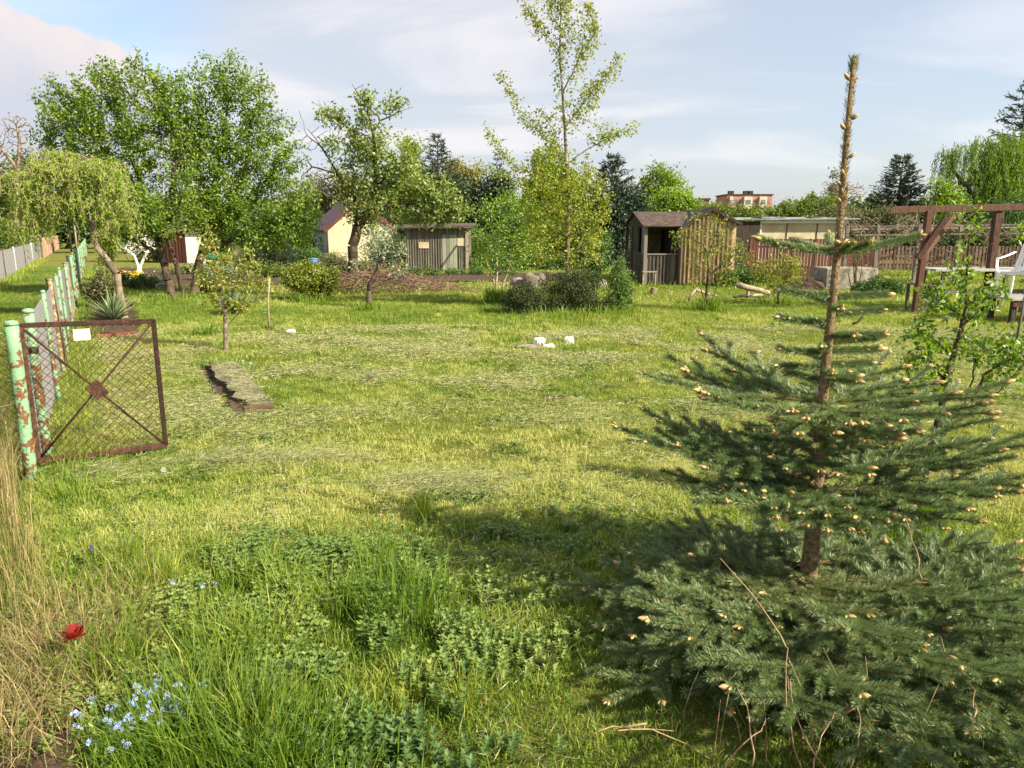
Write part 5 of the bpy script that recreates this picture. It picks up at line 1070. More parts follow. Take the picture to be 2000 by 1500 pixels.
def picnic():
    Y = 15.1; root = thing('garden_table', 'old dark wooden garden table with pale top under the pergola', 'table', (9.2, Y, 0)); m = M(); m.box((9.35, Y, .84), (1.0, .4, .022), tint=.9); m.build('tabletop', solid('pale_grey_top', (.22, .23, .23), (.36, .37, .37), 5, .7, bump=.1), root)
    for x in (8.5, 10.2):
        for y in (Y - .34, Y + .34): m = M(); m.beam((x + .05, y, .82), (x - .05, y, 0), .06, .06); m.build('leg', WOOD_G, root)
    m = M(); m.beam((8.45, Y - .3, .42), (10.2, Y - .3, .42), .04, .08); m.build('cross_rail', WOOD_G, root)
    root = thing('wooden_crate', 'small dark slatted wooden crate stool beside the pergola post', 'crate', (8.2, 14.9, 0)); m = M()
    for z in (.1, .28, .46): m.box((8.23, 14.8, z), (.2, .02, .05), tint=rng.random())
    m.build('slats', WOOD_G, root)
    for x in (8.05, 8.42): 
        for y in (14.83, 15.1): m = M(); m.box((x, y, .27), (.025, .025, .27)); m.build('leg', WOOD_G, root)
    m = M(); m.box((8.23, 14.97, .55), (.22, .18, .012)); m.build('top_board', WOOD_G, root)
picnic()
def chair():
    """white monobloc garden chair, seen from its front left, standing on the deck level of the table area"""
    Y = 13.4; c0 = P(1990, 560, Y); x = c0[0]; zs = P(1985, 530, Y)[2]; root = thing('plastic_chair', 'white plastic garden chair with slatted back and armrests at the right edge', 'chair', (x, Y, zs - .44)); root.rotation_euler = (0, 0, 0)
    zb = zs - .44; th = radians(-62); R = np.array([[cos(th), -sin(th), 0], [sin(th), cos(th), 0], [0, 0, 1]])
    def W3(p): return np.array([x, Y, zb]) + R @ np.array(p, float)
    # local: +x right, -y front
    m = M(); n = 9; V = []; gx = np.linspace(-.24, .24, n); gy = np.linspace(-.25, .22, n)
    for yy in gy:
        for xx in gx: V.append(W3((xx * (1 - .12 * (yy + .25)), yy, .44 - .02 * (1 - (xx / .24) ** 2) - .03 * max(0, (yy + .1)) + (-.04 if yy < -.24 else 0))))
    V2 = [v - [0, 0, .012] for v in V]; Q = [[j * n + i, j * n + i + 1, (j + 1) * n + i + 1, (j + 1) * n + i] for j in range(n - 1) for i in range(n - 1)]; m.smooth = True; m.add(V, Q); m.add(V2, [q[::-1] for q in Q]); 
    m.beam(W3((-.235, -.252, .415)), W3((.235, -.252, .415)), .012, .06); m.beam(W3((-.24, -.25, .42)), W3((-.24, .22, .42)), .012, .05); m.beam(W3((.24, -.25, .42)), W3((.24, .22, .42)), .012, .05); m.build('seat', PLASTIC, root, smooth=False)
    for sx in (-1, 1):
        for y0, y1, zt in ((-.25, -.31, .44), (.2, .30, .44)):
            m = M(); m.smooth = True; t = np.linspace(0, 1, 6); pts = [W3((sx * (.235 + .055 * q), y0 + (y1 - y0) * q, zt * (1 - q))) for q in t]; m.tube(pts, np.linspace(.036, .021, 6), 8); m.build('leg', PLASTIC, root)
        m = M(); t = np.linspace(0, 1, 9); pts = [W3((sx * (.255 + .03 * sin(pi * q)), -.27 + .02 * q, .43 + .23 * q)) for q in t[:5]] + [W3((sx * (.285 - .02 * q), -.27 + .50 * q, .665 + .03 * sin(pi * q * .5) + .08 * q * q)) for q in t]
        for a, b in zip(pts[:-1], pts[1:]): m.beam(a, b, .05 if abs(a[2] - b[2]) < .03 else .05, .016)
        m.build('armrest', PLASTIC, root, smooth=False)
    b = M(); 
    def bk(u_, v): return W3((u_ * (.22 - .02 * v), .22 + .14 * v - .05 * (1 - (u_) ** 2) * 0 + .03 * (1 - u_ * u_), .43 + .45 * v))
    for k in range(7): 
        q = -.78 + .26 * k; [b.beam(bk(q, v0), bk(q, v1), .034, .01) for v0, v1 in ((.16, .5), (.48, .92))]
    for v, hh in ((.10, .08), (.98, .09)):
        for i in range(8): u0, u1 = -1 + .25 * i, -1 + .25 * (i + 1); f = lambda q: v + (.06 * (1 - q * q) if v > .5 else 0); b.beam(bk(u0, f(u0)), bk(u1, f(u1)), .014, hh, up=(0, .3, 1))
    for sx in (-1, 1):
        for v in np.linspace(0, .9, 6): b.beam(bk(sx, v), bk(sx, v + .18), .05, .014)
    b.build('backrest', PLASTIC, root, smooth=False)
    return x, Y, zb
cx_, cy_, cz_ = chair()
def chair_support():
    """the low bench the white chair stands on"""
    root = thing('wooden_bench', 'low dark bench with pale seat board carrying the white plastic chair', 'bench', (cx_, cy_, 0)); z = cz_
    m = M(); m.box((cx_ + .35, cy_, z - .028), (.72, .40, .022), bev=.004); m.build('bench_top', solid('pale_grey_top', (.22, .23, .23), (.36, .37, .37), 5, .7, bump=.1), root)
    for dx in (-.25, .95):
        for dy in (-.3, .3): m = M(); m.box((cx_ + dx, cy_ + dy, (z - .05) / 2 - .01), (.04, .04, (z - .05) / 2 + .01)); m.build('leg', WOOD_D, root)
    m = M(); m.box((cx_ + .35, cy_ - .36, z - .11), (.66, .015, .05)); m.build('apron', WOOD_R, root)
chair_support()
def garden_pole():
    m = M(); m.smooth = True; c = G(1983, 672); m.tube([(c[0], c[1], -.05), (c[0] + .03, c[1], .4), (c[0] + .05, c[1], .78)], [.02, .018, .018], 8); tag(m.build('wooden_stake', WOOD_G), 'short grey stake standing in the lawn below the white chair', 'stake')
    root = thing('support_stake', 'thin pale stake tied with wire beside the young fruit tree on the left', 'stake', G(526, 646)); c = G(526, 646); m = M(); m.smooth = True; m.tube([c + [0, 0, -.05], c + [.01, 0, .5], P(527, 542, c[1])], [.018, .016, .013], 8); m.build('pole', BARK_L, root)
    m = M(); m.smooth = True; e = c + [.0, 0, .45]; m.tube([e, e + [-.06, .0, -.005], e + [-.13, .03, .0]], .004, 5); m.tube([e + [0, 0, -.15], e + [-.14, .02, -.15]], .004, 5); m.build('tie_wire', WIRE, root)
garden_pole()
def trellis():
    Y = 22.5; root = thing('vine_trellis', 'grey timber vine trellis with bare tangled vines behind the pergola', 'trellis', (11, Y, 0)); m = M()
    for px in (1650, 1710, 1790, 1870, 1940): x = P(px, 500, Y)[0]; pm = M(); pm.box((x, Y, .85), (.05, .05, .88), tint=rng.random()); pm.build('post', WOOD_G, root)
    for z, y in ((1.62, Y), (1.70, Y + .8), (1.45, Y - .3)): rm = M(); rm.beam((10.1, y, z), (15.8, y + .3, z + .06), .06, .05, rng.random()); rm.build('rail', WOOD_G, root)
    v = M(); v.smooth = True
    for i in range(260):
        x = rng.uniform(10.2, 15.5); z = 1.55 if rng.random() < .7 else rng.uniform(.3, 1.4); p = np.array([x, Y + rng.uniform(-.3, .8), z]); d = np.array([rng.normal(0, .5), rng.normal(0, .2), rng.normal(.2, .4)]); pts = [p]
        for k in range(5): d = d + rng.normal(0, .22, 3) + [0, 0, -.05]; pts.append(pts[-1] + d * .16)
        v.tube(pts, np.linspace(.016, .006, 6), 4, rng.random())
    v.build('vines', BARK_G, root)
trellis()
# ---------------------------------------------------------------- houses and sheds on the left
def rotbox(c, th):
    R = np.array([[cos(th), -sin(th), 0], [sin(th), cos(th), 0], [0, 0, 1]]); return lambda p: np.array([c[0], c[1], 0]) + R @ np.array(p, float), R
def cream_house():
    Y = 38; c = P(640, 450, Y); th = radians(24); W3, R = rotbox((c[0], Y), th); root = thing('cream_cottage', 'small cream rendered cottage with steep dark red roof behind the old fruit tree', 'cottage', (c[0], Y, 0)); w, dp, ez, rz_ = 3.3, 4.6, 1.68, 3.1
    m = M(); m.add([W3(p) for p in ((0, 0, 0), (w, 0, 0), (w, 0, ez), (w / 2, 0, rz_ - .06), (0, 0, ez), (0, dp, 0), (w, dp, 0), (w, dp, ez), (w / 2, dp, rz_ - .06), (0, dp, ez))], [[0, 1, 2, 4], [6, 5, 9, 7], [1, 6, 7, 2]], [[4, 2, 3], [7, 9, 8]]); m.build('wall', CREAM, root)
    m = M(); m.add([W3(p) for p in ((-.01, .0, 0), (-.01, dp, 0), (-.01, dp, ez), (-.01, 0, ez))], [[0, 3, 2, 1]]); m.build('side_wall', WALL_SHADE, root)
    m = M(); o = .2; s = (rz_ - ez) / (w / 2); slab(m, [W3((-o, -.18, ez - o * s)), W3((w / 2, -.18, rz_)), W3((w / 2, dp + .2, rz_)), W3((-o, dp + .2, ez - o * s))], .06); slab(m, [W3((w / 2, -.18, rz_)), W3((w + o, -.18, ez - o * s)), W3((w + o, dp + .2, ez - o * s)), W3((w / 2, dp + .2, rz_))], .06); r = m.build('roof', ROOFR, root)
    m = M(); m.beam(W3((-o, -.2, ez - o * s - .03)), W3((w / 2, -.2, rz_ - .03)), .03, .14); m.beam(W3((w / 2, -.2, rz_ - .03)), W3((w + o, -.2, ez - o * s - .03)), .03, .14); m.build('barge_board', solid('red_trim', (.07, .018, .018), (.12, .028, .025), 5, .6), r)
    m = M(); m.smooth = True; m.tube([W3((-.05, -.03, ez - .1)), W3((-.05, -.03, 0))], .05, 8); m.build('downpipe', WOOD_D, root)
    m = M(); m.box(W3((-.03, 1.9, 1.05)), (.02, .3, .26), rz=th); f = m.build('window', WHITE_P, root); m = M(); m.box(W3((-.055, 1.9, 1.05)), (.01, .22, .2), rz=th); m.build('pane', solid('dark_glass', (.02, .025, .03), (.06, .07, .08), 3, .15, bump=0, spec=.6), f)
cream_house()
def grey_shed():
    Y = 29.5; x0 = P(792, 480, Y)[0]; x1 = P(912, 480, Y)[0]; root = thing('plank_shed', 'grey plank shed with greenish door and pale window board left of the birch', 'shed', (x0, Y, 0)); zt = 1.62
    m = M(); planks(m, (x0, Y), (x1, Y), .02, lambda s: zt + s * .02, .1, nrm=(0, -1, 0), gap=.02); planks(m, (x1, Y), (x1, Y + 2.4), .02, lambda s: zt, .12, nrm=(1, 0, 0)); m.build('wall', solid('silver_boards', (.13, .12, .10), (.36, .33, .28), 5, .9, bump=.4, stretch=(6, 6, .5), tintmix=.5), root)
    m = M(); m.box(((x0 + x1) / 2, Y + 2.4, .8), ((x1 - x0) / 2, .02, .8)); m.build('back_wall', WOOD_G, root)
    m = M(); slab(m, [(x0 - .2, Y - .35, zt + .02), (x1 + .28, Y - .35, zt + .08), (x1 + .28, Y + 2.6, zt + .2), (x0 - .2, Y + 2.6, zt + .15)], .05); m.build('roof', FELT, root)
    xa = P(864, 480, Y)[0]; xb = P(893, 480, Y)[0]; m = M(); planks(m, (xa, Y - .04), (xb, Y - .04), .04, lambda s: 1.4, .14, nrm=(0, -1, 0), batten=False, gap=.008); d = m.build('door', solid('grey_green_boards', (.17, .19, .15), (.30, .32, .25), 4, .9, bump=.3, stretch=(6, 6, .6)), root); m = M(); m.beam((xa, Y - .075, .2), (xb, Y - .075, 1.0), .015, .06, .2); m.build('door_brace', WOOD_G, d)
    xw = P(902, 480, Y)[0]; m = M(); m.box((xw, Y - .05, 1.12), (.17, .02, .15)); m.build('window_board', CREAM, root); m = M(); m.box((x1 + .0, Y - .06, .8), (.05, .05, .8)); m.build('corner_post', BARK_L, root)
    m = M(); m.box((P(828, 480, Y)[0], Y - .05, 1.0), (.2, .02, .12)); m.build('window_board', CREAM, root)
grey_shed()
def red_shed():
    Y = 36; root = thing('garden_shed', 'red brown shed with white side wall behind the stems of the big tree', 'shed', (P(330, 480, Y)[0], Y, 0)); xa = P(318, 470, Y)[0]; xb = P(362, 470, Y)[0]; xc = P(392, 470, Y)[0]
    m = M(); planks(m, (xa, Y), (xb, Y), .0, lambda s: 1.35 + .12 * s, .16, nrm=(0, -1, 0)); m.build('wall', WOOD_R, root); m = M(); m.box(((xb + xc) / 2, Y + .6, .72), ((xc - xb) / 2, .6, .72)); m.build('side_annex', WHITE_P, root)
    m = M(); m.box(((xa + xb) / 2, Y + 1.6, .66), ((xb - xa) / 2 - .05, .9, .66)); m.build('back_room', WOOD_R, root)
    m = M(); slab(m, [(xa - .3, Y - .2, 1.38), (xb + .1, Y - .2, 1.55), (xb + .1, Y + 2.6, 1.6), (xa - .3, Y + 2.6, 1.42)], .05); m.build('roof', solid('terracotta_board', (.30, .14, .08), (.42, .2, .12), 4, .8), root); m = M(); m.box(((xb + xc) / 2 + .1, Y + .6, 1.47), ((xc - xb) / 2 + .1, .75, .025)); m.build('annex_roof', CONC, root)
red_shed()
def far_blocks():
    Y = 230
    root = thing('apartment_block', 'far salmon red apartment block with pale balconies on the horizon', 'building', (P(1430, 420, Y)[0], Y, 0)); x = lambda px: P(px, 420, Y)[0]; z = lambda py: P(1400, py, Y)[2]
    pink = solid('hazed_salmon_render', (.36, .15, .10), (.46, .22, .16), 1, .9, bump=0); pale = solid('pale_balcony', (.42, .38, .32), (.55, .50, .42), 1, .9, bump=0); brick = solid('dull_brick', (.20, .09, .07), (.28, .14, .10), 1, .9, bump=0)  # salmon tones dulled to put distance haze into the colour
    m = M(); m.box(((x(1418) + x(1506)) / 2, Y + 6, z(381) / 2), ((x(1506) - x(1418)) / 2, 6, z(381) / 2)); m.build('wall', pink, root)
    for a, b in ((1450, 1466), (1480, 1494), (1422, 1428)): m = M(); m.box(((x(a) + x(b)) / 2, Y - .4, z(384) / 2), ((x(b) - x(a)) / 2, .6, z(384) / 2)); bb = m.build('stair_bay', pale, root); m = M(); [m.box(((x(a) + x(b)) / 2, Y - 1.05, z(384) - 1.6 - 2.7 * k), ((x(b) - x(a)) / 2 * .6, .05, .6)) for k in range(3)]; m.build('panes', solid('far_pane', (.10, .12, .14), (.2, .22, .25), 1, .3, bump=0), bb)
    for a in (1432, 1440, 1472, 1498):
        for k in range(3): m = M(); m.box((x(a), Y - .06, z(382) - 1.8 - 2.7 * k), (.55, .08, .65)); m.build('window', solid('far_pane', (.10, .12, .14), (.2, .22, .25), 1, .3, bump=0), root)
    m = M(); m.box(((x(1418) + x(1506)) / 2, Y + 6, z(381) + .15), ((x(1506) - x(1418)) / 2 + .3, 6.3, .15)); [m.box((x(a), Y + 4, z(381) + .8), (.8, .6, .6)) for a in (1432, 1462, 1470)]; m.build('roof', FELT_D, root)
    root = thing('apartment_block', 'far dull brick block with dark roof left of the salmon block', 'building', (x(1380), Y + 20, 0)); m = M(); m.box(((x(1352) + x(1417)) / 2, Y + 26, z(386) / 2), ((x(1417) - x(1352)) / 2, 6, z(386) / 2)); m.build('wall', brick, root); m = M(); m.box(((x(1352) + x(1417)) / 2, Y + 26, z(386) + .3), ((x(1417) - x(1352)) / 2 + .4, 6.4, .3)); m.build('roof', FELT_D, root)
    root = thing('brick_house', 'brick house corner seen at the left edge above the lane hedge', 'house', (P(-5, 420, 60)[0], 60, 0)); X = P(14, 420, 60)[0]; m = M(); m.box((X - 3, 63, 1.9), (3, 3, 1.9)); m.build('wall', solid('pale_brick', (.38, .22, .15), (.55, .42, .32), 6, .9, bump=.2), root)  # wall in two mixed pale brick tones
    zt = P(0, 352, 60)[2]; m = M(); m.add([(X, 60, 3.75), (X, 66, 3.75), (X - 3, 60, zt + 1.2), (X - 3, 66, zt + 1.2), (X - 6, 60, 3.75), (X - 6, 66, 3.75)], [[0, 1, 3, 2], [2, 3, 5, 4]], [[0, 2, 4], [5, 3, 1]]); m.build('roof', CONC, root)
    m = M(); m.box((X - .8, 59.97, 2.6), (.35, .03, .5)); f = m.build('window', WHITE_P, root); m = M(); m.box((X - .8, 59.93, 2.6), (.27, .02, .42)); m.build('pane', solid('far_pane', (.10, .12, .14), (.2, .22, .25), 1, .3, bump=0), f)
far_blocks()
# ---------------------------------------------------------------- garden things
def stone(name, lab, px, py, sx, sy, sz, mat=STONE, group=None, Y=None, cat='stone', rot=0., sink=.3, sharp=False):
    c = G(px, py) if Y is None else P(px, py, Y); c[2] = 0; m = M(); m.smooth = True; n = 12; V = []
    for k in range(7):
        ph = -pi / 2 + pi * k / 6
        for j in range(n):
            a = 2 * pi * j / n; d = np.array([cos(ph) * cos(a), cos(ph) * sin(a), sin(ph)]); f = 1 + .5 * (fnoise(d[0] * 2 + px, d[1] * 2 + py, .7, 17) - .5) + .25 * (fnoise(d[2] * 3 + px, d[0] * 3, .5, 18) - .5); d = np.sign(d) * np.abs(d) ** (.6 if sharp else .8); f = f + (rng.normal(0, .06) if sharp else 0)
            V.append([d[0] * sx * f, d[1] * sy * f, d[2] * sz * f + sz * (1 - sink)])
    V = np.array(V); V[:, :2] = V[:, :2] @ np.array([[cos(rot), sin(rot)], [-sin(rot), cos(rot)]]); m.add(V + c, [[k * n + j, k * n + (j + 1) % n, (k + 1) * n + (j + 1) % n, (k + 1) * n + j] for k in range(6) for j in range(n)], None, rng.random(len(V)))
    m.smooth = not sharp; o = m.build(name, mat); return tag(o, lab, cat, group)
WS = solid('white_stone', (.55, .52, .47), (.72, .70, .66), 10, .9, bump=.4)
stone('white_stone', 'white broken stone at the left of the two white lumps on the lawn', 1053, 674, .09, .06, .065, WS, sharp=True, rot=.5)
stone('white_block', 'white squarish block standing on the lawn right of the white broken stone', 1111, 672, .07, .04, .065, WS, sharp=True, cat='block')
stone('flat_stone', 'flat grey stone lying in front of the white broken stone', 1035, 680, .20, .10, .03, STONE)
stone('flat_stone', 'low pale stone half sunk just left of the white block', 1072, 680, .09, .06, .035, WS, sharp=True, rot=.5)
stone('small_stone', 'small dark clod on the middle of the lawn', 719, 746, .07, .05, .035, SOIL)
stone('small_stone', 'dark flat clod in the lawn toward the right of centre', 1082, 778, .13, .06, .02, SOIL)
stone('small_stone', 'small dry pale lump in front of the hay patch', 945, 1003, .05, .035, .02, CONC)
stone('boulder', 'leftmost round boulder behind the small juniper bush', 1012, 560, .22, .2, .15, STONE, 'boulders behind the juniper bushes')
stone('boulder', 'large purple grey boulder behind the small juniper bush', 1037, 562, .24, .2, .24, STONE, 'boulders behind the juniper bushes')
stone('boulder', 'boulder close to the left side of the wide juniper', 1056, 560, .16, .2, .22, STONE, 'boulders behind the juniper bushes')
stone('boulder', 'small boulder between the wide juniper and the thuja', 1174, 560, .15, .2, .13, STONE, 'boulders behind the juniper bushes')
stone('boulder', 'reddish rock beside the yellow flowers in the left flower bed', 240, 556, .2, .2, .2, STONE)
stone('scrap_plastic', 'small white and dark scrap lying on the grass right of the stake', 568, 650, .09, .06, .035, PLASTIC, cat='scrap')
for i, (px, lab) in enumerate(((262, 'brown kerb stone at the front edge of the left flower bed'), (290, 'dark kerb stone second along the left flower bed'), (320, 'kerb stone nearest the stems of the big tree'))): stone('kerb_stone', lab, px, 561 + i, .20, .10, .08, STONE, 'kerb stones of the left flower bed', sharp=True, rot=.2 * i)
def slab_bed():
    pts = [G(400, 712), G(450, 706), G(535, 800), G(478, 806)]; root = thing('concrete_slab', 'long low concrete slab with grass on it and a brick at its near end', 'slab', (pts[0] + pts[2]) / 2); p = np.array(pts); p[:, 2] = .09
    top = p.copy(); mm = M(); n = 12
    # broken surface grid
    V = []; 
    for j in range(n + 1):
        for i in range(7):
            a = p[0] + (p[3] - p[0]) * j / n; b = p[1] + (p[2] - p[1]) * j / n; q = a + (b - a) * i / 6
            if i == 0: q = q + unit(a - b) * rng.uniform(-.05, .05)
            q[2] = .05 + .02 * rng.random() + (-.03 if j < 2 else 0); V.append(q)
    Q = [[j * 7 + i, j * 7 + i + 1, (j + 1) * 7 + i + 1, (j + 1) * 7 + i] for j in range(n) for i in range(6)]; V = np.array(V); k = len(V)
    L = [j * 7 for j in range(n + 1)]; mm.add(V, Q, None, .5); B = V[L].copy(); B[:, 2] = -.03; B[:, 0] += .02; mm.add(np.vstack([V[L], B]), [[j, j + 1, n + 2 + j, n + 1 + j] for j in range(n)], None, .1)
    E = V[n * 7:].copy(); B = E.copy(); B[:, 2] = -.03; mm.add(np.vstack([E, B]), [[j, j + 1, 8 + j, 7 + j] for j in range(6)], None, .2); R_ = V[[j * 7 + 6 for j in range(n + 1)]]; B = R_.copy(); B[:, 2] = -.03; mm.add(np.vstack([R_, B]), [[j, j + 1, n + 2 + j, n + 1 + j] for j in range(n)], None, .2)
    mm.build('slab_body', solid('mossy_concrete', (.07, .07, .035), (.24, .22, .14), 7, .95, bump=.9), root)
    a = G(478, 808); b = G(536, 801); a[2] = b[2] = .035; m = M(); m.beam(a + [0, -.03, 0], b + [0, -.03, 0], .06, .08, bev=.008); m.build('end_brick', solid('brown_brick', (.06, .04, .03), (.14, .085, .055), 14, .9, bump=.6), root)
    for (px, py, s) in ((425, 775, .08), (410, 742, .07), (440, 795, .07)): pass
    d = M(); d.smooth = True
slab_bed()
def brick_edge():
    root = thing('brick_edging', 'row of red brown bricks edging the soil bed behind the gate', 'edging', G(200, 662)); k = 0
    for px in range(196, 268, 12):
        a = G(px, 661 - (px - 196) * .08); m = M(); m.box(a + [0, 0, .03], (.075, .05, .035), rz=rng.normal(.15, .1), tint=rng.random(), bev=.006); m.build('brick', solid('old_red_brick', (.14, .05, .035), (.28, .11, .07), 12, .9, bump=.5), root)
brick_edge()
def yucca(px, py, Y, n, L, lab, mat, w=.035):
    c = G(px, py); root = thing('yucca_plant', lab, 'plant', c); m = M(); a = rng.uniform(0, 2 * pi, n); el = np.arccos(rng.uniform(.0, 1, n)) * .75 + .08; LL = L * rng.uniform(.7, 1.1, n)
    for i in range(n):
        d = np.array([cos(a[i]) * sin(el[i]), sin(a[i]) * sin(el[i]), cos(el[i])]); s = unit(np.cross(d, [0, 0, 1.])); k = 5; V = []
        for j in range(k + 1):
            t = j / k; p = c + [0, 0, .03] + d * LL[i] * t + np.array([0, 0, -.10 * t * t * sin(el[i]) * LL[i]]); ww = w * (1 - t) ** .6 * (.6 + .4 * min(1, t * 5)); up = np.cross(s, d); V += [p - s * ww / 2 + up * ww * .25, p, p + s * ww / 2 + up * ww * .25]
        m.add(V, [[j * 3 + q, j * 3 + q + 1, (j + 1) * 3 + q + 1, (j + 1) * 3 + q] for j in range(k) for q in (0, 1)], None, np.clip(rng.normal(.5, .2), 0, 1))
    m.build('leaves', mat, root); m = M(); m.smooth = True; m.tube([c, c + [0, 0, .1]], [.06, .04], 8); m.build('stem', BARK_G, root)
YM = leafmat('yucca_leaf', (.05, .10, .05), (.14, .20, .09), (.30, .33, .17), trans=.1, rough=.35, spec=.1)
yucca(222, 628, 12.5, 95, .62, 'spiky grey green yucca in the soil bed behind the wire gate', YM, .045)
yucca(462, 612, 14, 90, .62, 'dark spiky plant with arching leaves behind the young fruit tree', leafmat('iris_leaf', (.02, .06, .03), (.05, .11, .05), (.10, .18, .08), trans=.1, spec=.08), .05)
def brush():
    root = thing('brush_pile', 'low pile of cut thorny twigs around the base of the old fruit tree', 'brush pile', G(740, 565)); m = M(); c = G(745, 572)
    for i in range(900):
        p = c + np.array([rng.normal(0, 1.05), rng.uniform(-.1, 1.2), 0]); h = .55 * math.exp(-((p[0] - c[0]) / 1.2) ** 2); p[2] = rng.uniform(0.02, h + .08); d = unit(np.array([rng.normal(0, 1), rng.normal(0, .5), rng.normal(.15, .35)])) * rng.uniform(.15, .5); q = p + d; q[2] = max(.02, q[2]); m.segs(p, q, rng.uniform(.006, .012), .004, 4, rng.random())
    m.build('twigs', solid('brush_twig', (.10, .06, .045), (.28, .19, .13), 9, .9, bump=0), root)
brush()
def barrel():
    Y = 33; c = P(612, 515, Y); x = c[0]; root = thing('water_barrel', 'blue plastic water barrel in the plots behind the round bush', 'barrel', (x, Y, 0)); zt = P(612, 506, Y)[2]; m = M(); m.smooth = True; r = .21
    zz = [0, .05, .2, .22, .24, zt * .5, zt * .5 + .03, zt - .2, zt - .05, zt]; rr = [r * .9, r, r, r * 1.06, r, r, r * 1.05, r, r * .98, r * .85]; m.tube([(x, Y, q) for q in zz], rr, 16); m.build('drum', solid('blue_plastic', (.04, .13, .34), (.06, .18, .42), 4, .4, bump=0), root); m = M(); m.smooth = True; m.tube([(x, Y, zt), (x, Y, zt + .04)], r * .93, 16); m.build('lid', solid('blue_grey_lid', (.10, .2, .36), (.16, .27, .42), 4, .5, bump=0), root)
barrel()
def play_thing():
    Y = 29; c = P(407, 480, Y); root = thing('water_tank', 'orange and green upright tank on a pale blue stand behind the young fruit tree', 'tank', (c[0], Y, 0)); m = M(); m.smooth = True; z = lambda py: P(407, py, Y)[2]; x = c[0]
    m.tube([(x, Y, z(494)), (x, Y, z(490)), (x, Y, z(470)), (x, Y, z(464))], [.19, .2, .2, .14], 14); m.build('orange_drum', solid('orange_plastic', (.50, .17, .03), (.62, .24, .05), 4, .5, bump=0), root); m = M(); m.smooth = True; m.tube([(x + .12, Y, z(508)), (x + .12, Y, z(495))], .24, 14); m.build('green_drum', solid('green_plastic', (.01, .16, .10), (.02, .22, .14), 4, .5, bump=0), root)
    for dx in (-.08, .3): m = M(); m.box((x + dx, Y, z(508) / 2), (.04, .12, z(508) / 2)); m.build('stand_leg', solid('pale_blue_paint', (.28, .40, .50), (.38, .50, .58), 4, .6, bump=0), root)
play_thing()
# limewashed fruit trees
tree('limewashed_tree', 'small fruit tree with white painted forked trunk and white blossom in the left beds', 'tree', 28, [[(274, 538), (270, 520), (262, 500), (245, 485)], [(272, 525), (280, 505), (290, 488)]], [(262, 480, 26, 20), (290, 475, 24, 18), (240, 478, 18, 14), (270, 462, 26, 14)], n_att=200, step=.13, r0=.085, rt=.010, per=9, lsize=.09, spread=.12, leafmat_=LF_BLOSSOM, bark=BARK_W, tint=(.6, .25), thr=.03)
tree('limewashed_tree', 'fruit tree with white painted stems left of the blue barrel', 'tree', 27, [[(478, 545), (477, 510), (475, 480), (470, 460)], [(477, 512), (488, 490), (492, 470)], [(477, 518), (466, 495), (460, 475)]], [(475, 460, 30, 20), (500, 465, 24, 18), (455, 465, 20, 16)], n_att=200, step=.13, r0=.08, rt=.010, per=10, lsize=.08, spread=.12, leafmat_=LF_SILVER, bark=BARK_W, tint=(.5, .25), thr=.03)
tree('blossoming_tree', 'pale blossoming small tree in front of the cream cottage wall', 'tree', 31, [[(745, 530), (744, 500), (748, 470)], [(745, 510), (725, 485), (715, 470)]], [(745, 460, 36, 24), (720, 485, 26, 20), (765, 485, 24, 20)], n_att=260, step=.14, r0=.05, rt=.008, per=14, lsize=.09, spread=.12, leafmat_=LF_SILVER, bark=BARK_G, tint=(.7, .25), thr=.03)
